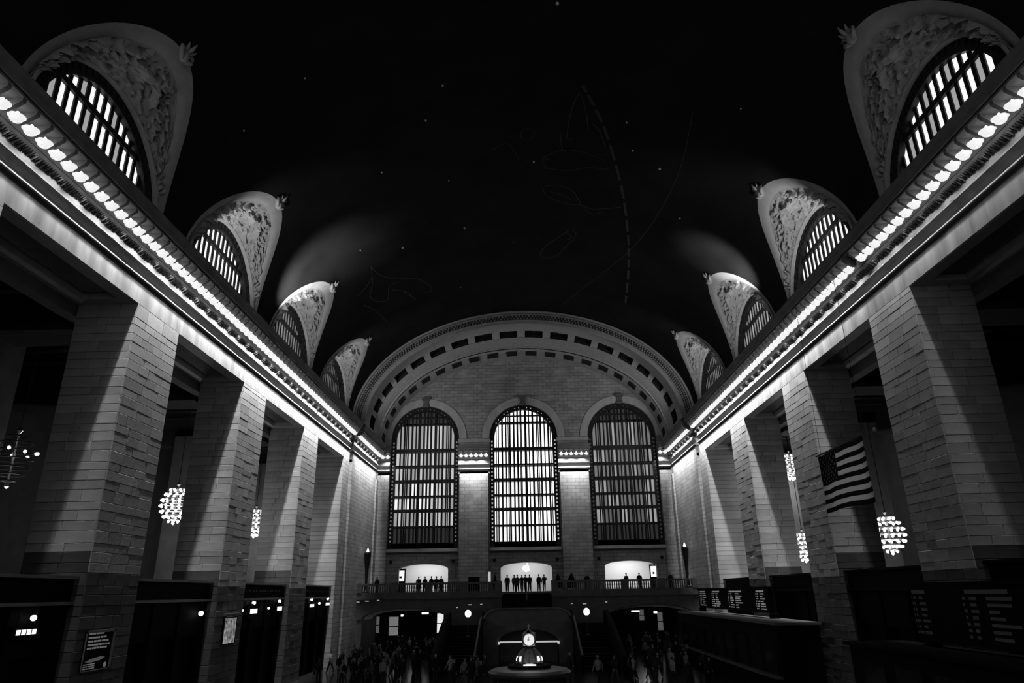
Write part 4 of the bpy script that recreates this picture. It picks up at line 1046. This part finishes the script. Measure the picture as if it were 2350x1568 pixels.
# ---- information booth with the four-faced clock
IB = thing('information_booth', 'round information booth with lit dome and four-faced brass clock on top', 'booth', (0.03, 40.0, 0))
MB().lathe([(2.0, 0), (2.0, 0.12), (1.92, 0.15), (1.92, 1.0), (2.1, 1.05), (2.1, 1.13), (1.6, 1.13)], n=32).build('counter', DSTONE, IB)
for k in range(12):
    t = 2*PI*(k+0.5)/12; c_, s_ = math.cos(t), math.sin(t)
    o = MB().obox((1.88*c_, 1.88*s_, 1.62), (-s_, c_, 0), (c_, s_, 0), (0,0,1), 0.44, 0.01, 0.46).build('pane', mat('booth_glass', 0.05, 0.05, spec=0.6), IB)
    t2 = 2*PI*k/12; MB().tube([(1.9*math.cos(t2), 1.9*math.sin(t2), 1.13), (1.9*math.cos(t2), 1.9*math.sin(t2), 2.15)], 0.04, 6).build('mullion', BRASS, IB)
    MB().obox((1.97*c_, 1.97*s_, 2.14), (-s_, c_, 0), (c_, s_, 0), (0,0,1), 0.34, 0.03, 0.045).build('light_strip', glow('booth_strip_light', 0.8, 0.8), IB)
MB().lathe([(1.5, 2.05), (2.1, 2.08), (2.2, 2.2), (2.2, 2.30), (2.0, 2.42), (1.1, 2.5), (0.02, 2.52)], n=40).build('roof', mat('booth_roof', 0.10, 0.35, spec=0.5), IB, smooth=False)
MB().lathe([(1.15, 2.5), (1.15, 2.62), (1.0, 2.66), (0.02, 2.68)], n=32).build('dome_plinth', BLACKP, IB)
DM = MB().lathe([(0.74, 2.66), (0.74, 2.74), (0.70, 2.76)], n=24).build('dome_base', BRASS, IB)
for k in range(12):        # lit panels and ribs of the little dome
    t = 2*PI*k/12
    prof = [(0.72, 2.76), (0.70, 2.95), (0.60, 3.14), (0.44, 3.30), (0.26, 3.42)]
    MB().tube([(r*math.cos(t), r*math.sin(t), z) for r, z in prof], 0.03, 6).build('dome_rib', BRASS, DM)
    a0, a1 = t+0.06, t+2*PI/12-0.06
    pn_ = MB().grid([[(r*0.97*math.cos(a), r*0.97*math.sin(a), z) for a in (a0, a1)] for r, z in prof])
    lit = k in (6, 7, 10, 11)
    pn_.build('dome_pane', mat('dome_glass', 0.25, 0.3), DM)
    if lit: MB().grid([[(r*0.985*math.cos(a), r*0.985*math.sin(a), z) for a in (a0+0.08, a1-0.08)] for r, z in ((0.725, 2.82), (0.715, 2.95), (0.66, 3.06))]).build('lit_window', glow('booth_lit_window', 1.5, 0.8), DM)
MB().box(-0.32, 0.34, -1.05, -0.98, 2.66, 2.72).build('light_bar', glow('booth_lit_window', 1.5, 0.8), IB)
MB().lathe([(0.27, 3.40), (0.20, 3.46), (0.12, 3.52), (0.14, 3.56)], n=16).build('clock_neck', BRASS, IB)
CK = MB().box(-0.30, 0.30, -0.30, 0.30, 3.55, 4.15).build('clock_case', BRASS, IB)
face = MB().lathe([(0.001, 0.0), (0.28, 0.0), (0.28, 0.03), (0.001, 0.05)], n=28)
fm_ = face.mesh('clock_face', True); fm_.materials.append(glow('opal_clock_face', 0.75, 0.8))
bz = MB().lathe([(0.28, -0.02), (0.34, 0.0), (0.34, 0.05), (0.30, 0.07), (0.28, 0.04)], n=28).mesh('bezel', True); bz.materials.append(BRASS)
hn = MB().box(-0.012, 0.012, -0.03, 0.16, 0.05, 0.06); hn.box(-0.09, 0.02, -0.015, 0.012, 0.055, 0.065); hnm = hn.mesh('clock_hands'); hnm.materials.append(BLACKP)
for k in range(4):
    M_ = Matrix.Translation((0, 0, 3.85)) @ Matrix.Rotation(k*PI/2, 4, 'Z') @ Matrix.Translation((0, -0.30, 0)) @ Matrix.Rotation(PI/2, 4, 'X')
    for nm_, me_ in (('clock_face', fm_), ('bezel', bz), ('clock_hands', hnm)):
        o = obj(nm_, me_, None, CK); o.matrix_local = M_
MB().lathe([(0.30, 4.15), (0.22, 4.24), (0.10, 4.30), (0.06, 4.36), (0.10, 4.42), (0.08, 4.52), (0.01, 4.60)], n=14).build('acorn_finial', BRASS, IB, smooth=True)
add_light('booth_light', 'POINT', (0.0, 37.6, 3.2), 10.0, shadow_soft_size=0.2)

# ---- lights and backlit posters inside the lower passages
def lit_panel(x, y, z0, z1, w, label, s_, cat='panel'):
    t = thing('backlit_panel', label, cat, (x, y, 0))
    MB().box(-w/2-0.06, w/2+0.06, 0.02, 0.2, 0, z1+0.06).build('cabinet', BLACKP, t)
    MB().box(-w/2, w/2, -0.02, 0.02, z0, z1).build('lit_face', glow('passage_light_%d' % int(s_*100), s_, 0.3), t)
    MB().box(-w/2, w/2, -0.03, -0.02, z0+(z1-z0)*0.45, z0+(z1-z0)*0.5).build('divider', BLACKP, t)
lit_panel(-10.35, 88.0, 1.9, 4.05, 0.75, 'bright upright lit panel at the right side of the left passage', 0.8)
lit_panel(-15.9, 88.0, 1.7, 3.75, 1.1, 'patchy lit poster in the middle of the left passage', 0.15)
lit_panel(-17.0, 84.0, 2.2, 3.9, 0.35, 'narrow grey lit panel at the left side of the left passage', 0.08)
lit_panel(15.75, 88.0, 1.8, 3.8, 0.6, 'grey upright lit panel at the right side of the right passage', 0.07)
lit_panel(13.6, 88.0, 2.9, 4.1, 0.55, 'small grey square lit panel in the right passage', 0.06)
def ceil_lamp(x, y, z, w, label):
    t = thing('ceiling_lamp', label, 'lamp', (x, y, z))
    MB().box(-w, w, -0.15, 0.15, -0.12, 0.08).build('diffuser', glow('passage_lamp', 1.8, 0.9), t); MB().box(-w-0.05, w+0.05, -0.2, 0.2, 0.08, 5.2-z).build('housing', BLACKP, t)
ceil_lamp(-11.9, 86.0, 4.15, 0.38, 'bright oblong lamp under the right part of the left passage')
ceil_lamp(-14.6, 86.0, 3.95, 0.12, 'small bright lamp in the middle of the left passage')
ceil_lamp(12.6, 86.0, 4.0, 0.45, 'bright oblong lamp under the left part of the right passage')
ceil_lamp(14.9, 86.0, 3.85, 0.18, 'small bright lamp right of centre in the right passage')
for x, p in ((-12.9, 25.0), (13.1, 14.0)): add_light('passage_light', 'POINT', (x, 84.0, 4.2), p, shadow_soft_size=0.4)

# ---- small wall lights dotted along the balcony front
for (x, z, w, l) in ((-18.0, 5.55, 0.16, 'small wall light at the far left end of the balcony front'), (-17.05, 5.62, 0.2, 'brighter small wall light second from the left end of the balcony front'), (-15.85, 5.68, 0.14, 'faint small wall light third from the left end of the balcony front'),
                     (-7.4, 4.85, 0.12, 'faint small wall light beside the left passage arch'), (-6.05, 5.1, 0.18, 'small wall light above the left globe lamp'), (-4.85, 5.12, 0.12, 'faint small wall light between the left globe lamp and the stairs'),
                     (4.75, 5.05, 0.1, 'narrow small wall light between the stairs and the right globe lamp'), (6.1, 5.0, 0.2, 'small wall light above the right globe lamp'), (8.4, 5.15, 0.12, 'faint small wall light beside the right passage arch')):
    t = thing('wall_light', l, 'light', (x, YF-0.01, z), 'small wall lights on the balcony front')
    MB().box(-w, w, -0.10, -0.06, -0.05, 0.05).build('diffuser', glow('dim_wall_light', 0.28, 0.6), t); MB().box(-w-0.04, w+0.04, -0.06, 0.0, -0.09, 0.09).build('back_plate', BRONZE, t)

# ================================================================== people
SKIN = mat('skin', 0.35, 0.6); HAIR = [mat('dark_hair', 0.02, 0.6), mat('fair_hair', 0.25, 0.6), mat('grey_hair', 0.4, 0.6)]
CLOTH = [mat('black_cloth', 0.012, 0.9), mat('charcoal_cloth', 0.03, 0.9), mat('grey_cloth', 0.10, 0.9), mat('pale_cloth', 0.30, 0.9)]
SHOE = mat('dark_shoe', 0.015, 0.5)
def skin_mesh(nodes, edges, root):
    me = bpy.data.meshes.new('body_cage'); me.from_pydata([n[0] for n in nodes], edges, [])
    bm = bmesh.new(); bm.from_mesh(me); lay = bm.verts.layers.skin.verify(); bm.verts.ensure_lookup_table()
    for v, n in zip(bm.verts, nodes):
        r = n[1]; v[lay].radius = (r, r) if not isinstance(r, tuple) else r; v[lay].use_root = False
    bm.verts[root][lay].use_root = True
    bm.to_mesh(me); bm.free()
    o = bpy.data.objects.new('body_cage', me); COL.objects.link(o)
    o.modifiers.new('skin', 'SKIN').use_smooth_shade = True; o.modifiers.new('sub', 'SUBSURF').levels = 1
    dg = bpy.context.evaluated_depsgraph_get(); ev = o.evaluated_get(dg); out = bpy.data.meshes.new_from_object(ev)
    bpy.data.objects.remove(o); return out
def hand_mb(mb, wrist, elbow, side):
    """palm, four unequal curled fingers and a thumb"""
    d = (wrist-elbow).normalized(); up = Vector((0, -1, 0)); up = (up - d*up.dot(d)).normalized(); sd = d.cross(up)*side
    palm = wrist + d*0.05
    mb.obox(palm, d, up, sd, 0.05, 0.042, 0.014)
    for k, L in enumerate((0.066, 0.078, 0.072, 0.055)):
        b = wrist + d*0.09 + up*(0.032-0.021*k)
        mb.tube([b-d*0.02, b+d*L*0.5, b+d*L*0.85-sd*0.012, b+d*L-sd*0.03], [0.010, 0.0095, 0.0085, 0.006], 6)
    t0 = wrist + d*0.03 + up*0.036
    mb.tube([t0, t0+d*0.03+up*0.026, t0+d*0.062+up*0.028-sd*0.01], [0.012, 0.0105, 0.007], 6)
def person_mesh(pose):
    stride = {'walk': 0.26, 'walk2': -0.24}.get(pose, 0.05); lean = 0.10 if pose == 'lean' else 0.0
    N = []; E_ = []
    def add(p, r, par=None):
        N.append((Vector(p), r)); 
        if par is not None: E_.append((par, len(N)-1))
        return len(N)-1
    pel = add((0, 0, 0.95), (0.185, 0.14)); sp1 = add((0, -lean*0.3, 1.12), (0.175, 0.135), pel); ch = add((0, -lean, 1.32), (0.19, 0.14), sp1)
    nk0 = add((0, -lean*1.1, 1.46), (0.09, 0.075), ch); nk = add((0, -lean*1.25, 1.55), 0.06, nk0); hd = add((0, -lean*1.4-0.01, 1.60), 0.06, nk)
    wr = []
    for sg in (-1, 1):
        hip = add((sg*0.09, 0, 0.86), (0.11, 0.115), pel); st = stride*sg
        kn = add((sg*0.10, -st*0.55-0.02, 0.49), 0.082, hip); an = add((sg*0.10, -st+ (0.06 if st < 0 else 0.0), 0.10 + (0.05 if st < -0.1 else 0)), 0.062, kn)
        add((sg*0.105, -st-0.13+(0.06 if st < 0 else 0.0), 0.04 + (0.01 if st < -0.1 else 0)), (0.045, 0.03), an)
        sh = add((sg*0.19, -lean, 1.40), 0.082, ch)
        if pose == 'phone' and sg > 0: el, wp = Vector((0.25, -0.10, 1.16)), Vector((0.14, -0.32, 1.30))
        elif pose == 'lean': el, wp = Vector((sg*0.27, -0.22, 1.17)), Vector((sg*0.16, -0.42, 1.12))
        else: el, wp = Vector((sg*0.25, st*0.5+0.02, 1.13)), Vector((sg*0.255, st*0.9-0.06, 0.89))
        e = add(el, 0.064, sh); w = add(wp, 0.040, e); wr.append((el, wp, sg))
    body = skin_mesh(N, E_, 0)
    mb = MB()
    body_v = [tuple(v.co) for v in body.vertices]; body_f = [tuple(p.vertices) for p in body.polygons]
    mb.v = body_v; mb.f = body_f; nb = len(body_f)
    for el, wp, sg in wr: hand_mb(mb, wp, el, sg)
    nh = len(mb.f)
    hc = Vector((0, -lean*1.4-0.02, 1.675))       # head with brow, nose, mouth, chin and ears
    rows = []
    for i in range(13):
        ph = PI*i/12; z = -math.cos(ph); row = []
        for j in range(18):
            th = 2*PI*j/18; c, s_ = math.cos(th), math.sin(th); r = math.sin(ph)
            x, y = r*c*0.074, r*s_*0.095; jaw = 1 - 0.22*max(0, -z)**1.5
            f = max(0, -s_)**6
            y -= f*0.020*math.exp(-((z+0.12)/0.16)**2)*(1 if abs(c) < 0.25 else 0)
            y += f*0.010*math.exp(-((z-0.08)/0.1)**2)*(1 if 0.2 < abs(c) < 0.6 else 0)
            row.append(hc + Vector((x*jaw, y*(1-0.1*max(0, -z)), z*0.118)))
        rows.append(row)
    mb.grid(rows, True)
    for sg in (-1, 1): mb.ball(hc+Vector((sg*0.076, 0.01, -0.005)), 0.02, 6, 4, 1.6)
    me = mb.mesh('body', True)
    for mt in (CLOTH[1], CLOTH[0], SKIN, SHOE): me.materials.append(mt)
    for i, p in enumerate(me.polygons):
        z = p.center.z
        if i >= nb: p.material_index = 2
        elif z < 0.09: p.material_index = 3
        elif z > 1.52: p.material_index = 2
        elif z < 0.88 and abs(p.center.x) < 0.2: p.material_index = 1
        else: p.material_index = 0
    hr = MB(); rows = []
    for i in range(9):
        ph = PI*(0.0 + 0.62*i/8); row = []
        for j in range(16):
            th = 2*PI*j/16; q = ph*(1.0 if math.sin(th) > -0.3 else 0.62)
            row.append(hc + Vector((math.sin(q)*math.cos(th)*0.083, math.sin(q)*math.sin(th)*0.104+0.004, math.cos(q)*0.128)))
        rows.append(row)
    hr.grid(rows, True); hme = hr.mesh('hair', True); hme.materials.append(HAIR[0])
    return me, hme
POSES = {p: person_mesh(p) for p in ('stand', 'walk', 'walk2', 'phone', 'lean')}
BAG = MB().box(-0.17, 0.17, -0.07, 0.07, 0, 0.36); BAG.tube([(-0.1, 0, 0.36), (-0.08, 0, 0.55), (0.08, 0, 0.55), (0.1, 0, 0.36)], 0.012, 5); BAGM = BAG.mesh('shoulder_bag'); BAGM.materials.append(CLOTH[0])
PACKM = MB().lathe([(0.02, 0), (0.16, 0.03), (0.17, 0.25), (0.14, 0.42), (0.02, 0.47)], n=10).mesh('backpack', True); PACKM.materials.append(CLOTH[0])
TONE = ['black', 'charcoal', 'grey', 'pale']
def person(x, y, z, rz, pose, top, leg, hair, label, group, bag=None, h=1.0):
    t = thing('person', label, 'person', (x, y, z), group, rz=rz); t.scale = (h, h, h)
    o = obj('body', POSES[pose][0], None, t)
    for k, mt in ((0, CLOTH[top]), (1, CLOTH[leg])):
        o.material_slots[k].link = 'OBJECT'; o.material_slots[k].material = mt
    q = obj('hair', POSES[pose][1], None, t); q.material_slots[0].link = 'OBJECT'; q.material_slots[0].material = HAIR[hair]
    if bag == 'bag': b_ = obj('shoulder_bag', BAGM, None, t); b_.location = (0.33, 0.02, 0.62); b_.rotation_euler = (0, 0, PI/2)
    if bag == 'pack': b_ = obj('backpack', PACKM, None, t); b_.location = (0, 0.19, 1.0)
    return t
DO = {'stand': 'standing', 'walk': 'striding', 'walk2': 'walking', 'phone': 'raising a phone', 'lean': 'leaning'}
rp = random.Random(21); spots = []; used_labels = set()
def crowd(n, x0, x1, y0, y1, where, group):
    k = 0; tries = 0
    while k < n and tries < 4000:
        tries += 1
        x, y = rp.uniform(x0, x1), rp.uniform(y0, y1)
        if any((x-a)**2+(y-b)**2 < 0.75 for a, b in spots): continue
        if 3.9 < abs(x) < 9.2 and y > 59.5: continue
        if abs(x) < 5.0 and y > 68.5: continue
        if x > 14.2 and y < 76: continue
        spots.append((x, y)); k += 1
        for _ in range(60):
            pose = rp.choice(('stand', 'stand', 'walk', 'walk2', 'walk', 'phone')); top = rp.choice((0, 0, 0, 1, 1, 2, 3)); leg = rp.choice((0, 0, 1, 2)); bag = rp.choice((None, None, None, 'bag', 'pack')); hr = rp.choice((0, 0, 0, 1, 2))
            lab = '%s-haired person in %s top, %s trousers, %s %s%s' % (('dark', 'fair', 'grey')[hr], TONE[top], TONE[leg], DO[pose], {None: '', 'bag': 'with bag ', 'pack': 'with backpack '}[bag], where)
            if lab not in used_labels: break
        used_labels.add(lab)
        person(x, y, 0, rp.uniform(-PI, PI), pose, top, leg, hr, lab, group, bag, rp.uniform(0.93, 1.05))
crowd(46, -17.3, -8.6, 56, 77, 'before the left passage', 'crowd before the left passage')
crowd(14, -16.8, -9.0, 79.5, 86, 'inside the left passage', 'people inside the left passage')
crowd(24, 8.8, 14.0, 54, 77, 'before the right passage', 'crowd before the right passage')
crowd(10, 9.6, 16.5, 79.5, 86, 'inside the right passage', 'people inside the right passage')
crowd(10, -8.0, -3.0, 54, 59, 'left of the booth', 'people on the open floor')
crowd(6, 3.0, 8.0, 54, 59, 'right of the booth', 'people on the open floor')
# people on the balcony, dark against the lit shops
bp_ = [(-2.1, 79.5, 'walk', 'leftmost dark figure before the glowing middle shop'), (-1.35, 80.2, 'stand', 'dark figure standing close to the leftmost one before the middle shop'), (-1.0, 79.2, 'phone', 'dark figure with a raised phone left of the apple sign'),
       (-0.5, 80.6, 'stand', 'dark figure just left under the apple sign'), (-0.12, 79.4, 'walk2', 'dark figure walking directly under the apple sign'), (0.35, 79.9, 'stand', 'dark figure just right under the apple sign'), (1.35, 79.3, 'stand', 'dark broad figure right of centre before the middle shop'), (1.95, 80.3, 'phone', 'rightmost dark figure before the glowing middle shop'),
       (-11.9, 80.2, 'lean', 'dark figure leaning, first from left before the left shop arch'), (-11.3, 80.8, 'stand', 'dark figure second from left before the left shop arch'), (-10.5, 80.1, 'stand', 'dark figure third from left before the left shop arch'), (-10.0, 80.6, 'walk', 'dark figure fourth from left before the left shop arch'), (-9.4, 80.0, 'stand', 'dark figure nearest the stairs before the left shop arch'),
       (11.0, 80.2, 'stand', 'dark figure at left before the right shop arch'), (12.4, 80.0, 'lean', 'dark figure in the middle before the right shop arch'), (15.9, 80.4, 'stand', 'dark figure right of the right shop arch'), (6.6, 79.3, 'lean', 'dark figure leaning on the right balcony rail'), (-16.4, 79.5, 'stand', 'dark figure at the far left of the balcony beside the torch lamp')]
for k, (x, y, p, l) in enumerate(bp_): person(x, y, BF, rp.uniform(-0.6, 0.6) if p != 'lean' else rp.uniform(-0.2, 0.2), p, k % 2, 0, 0, l, 'people on the balcony', None, 1.0)
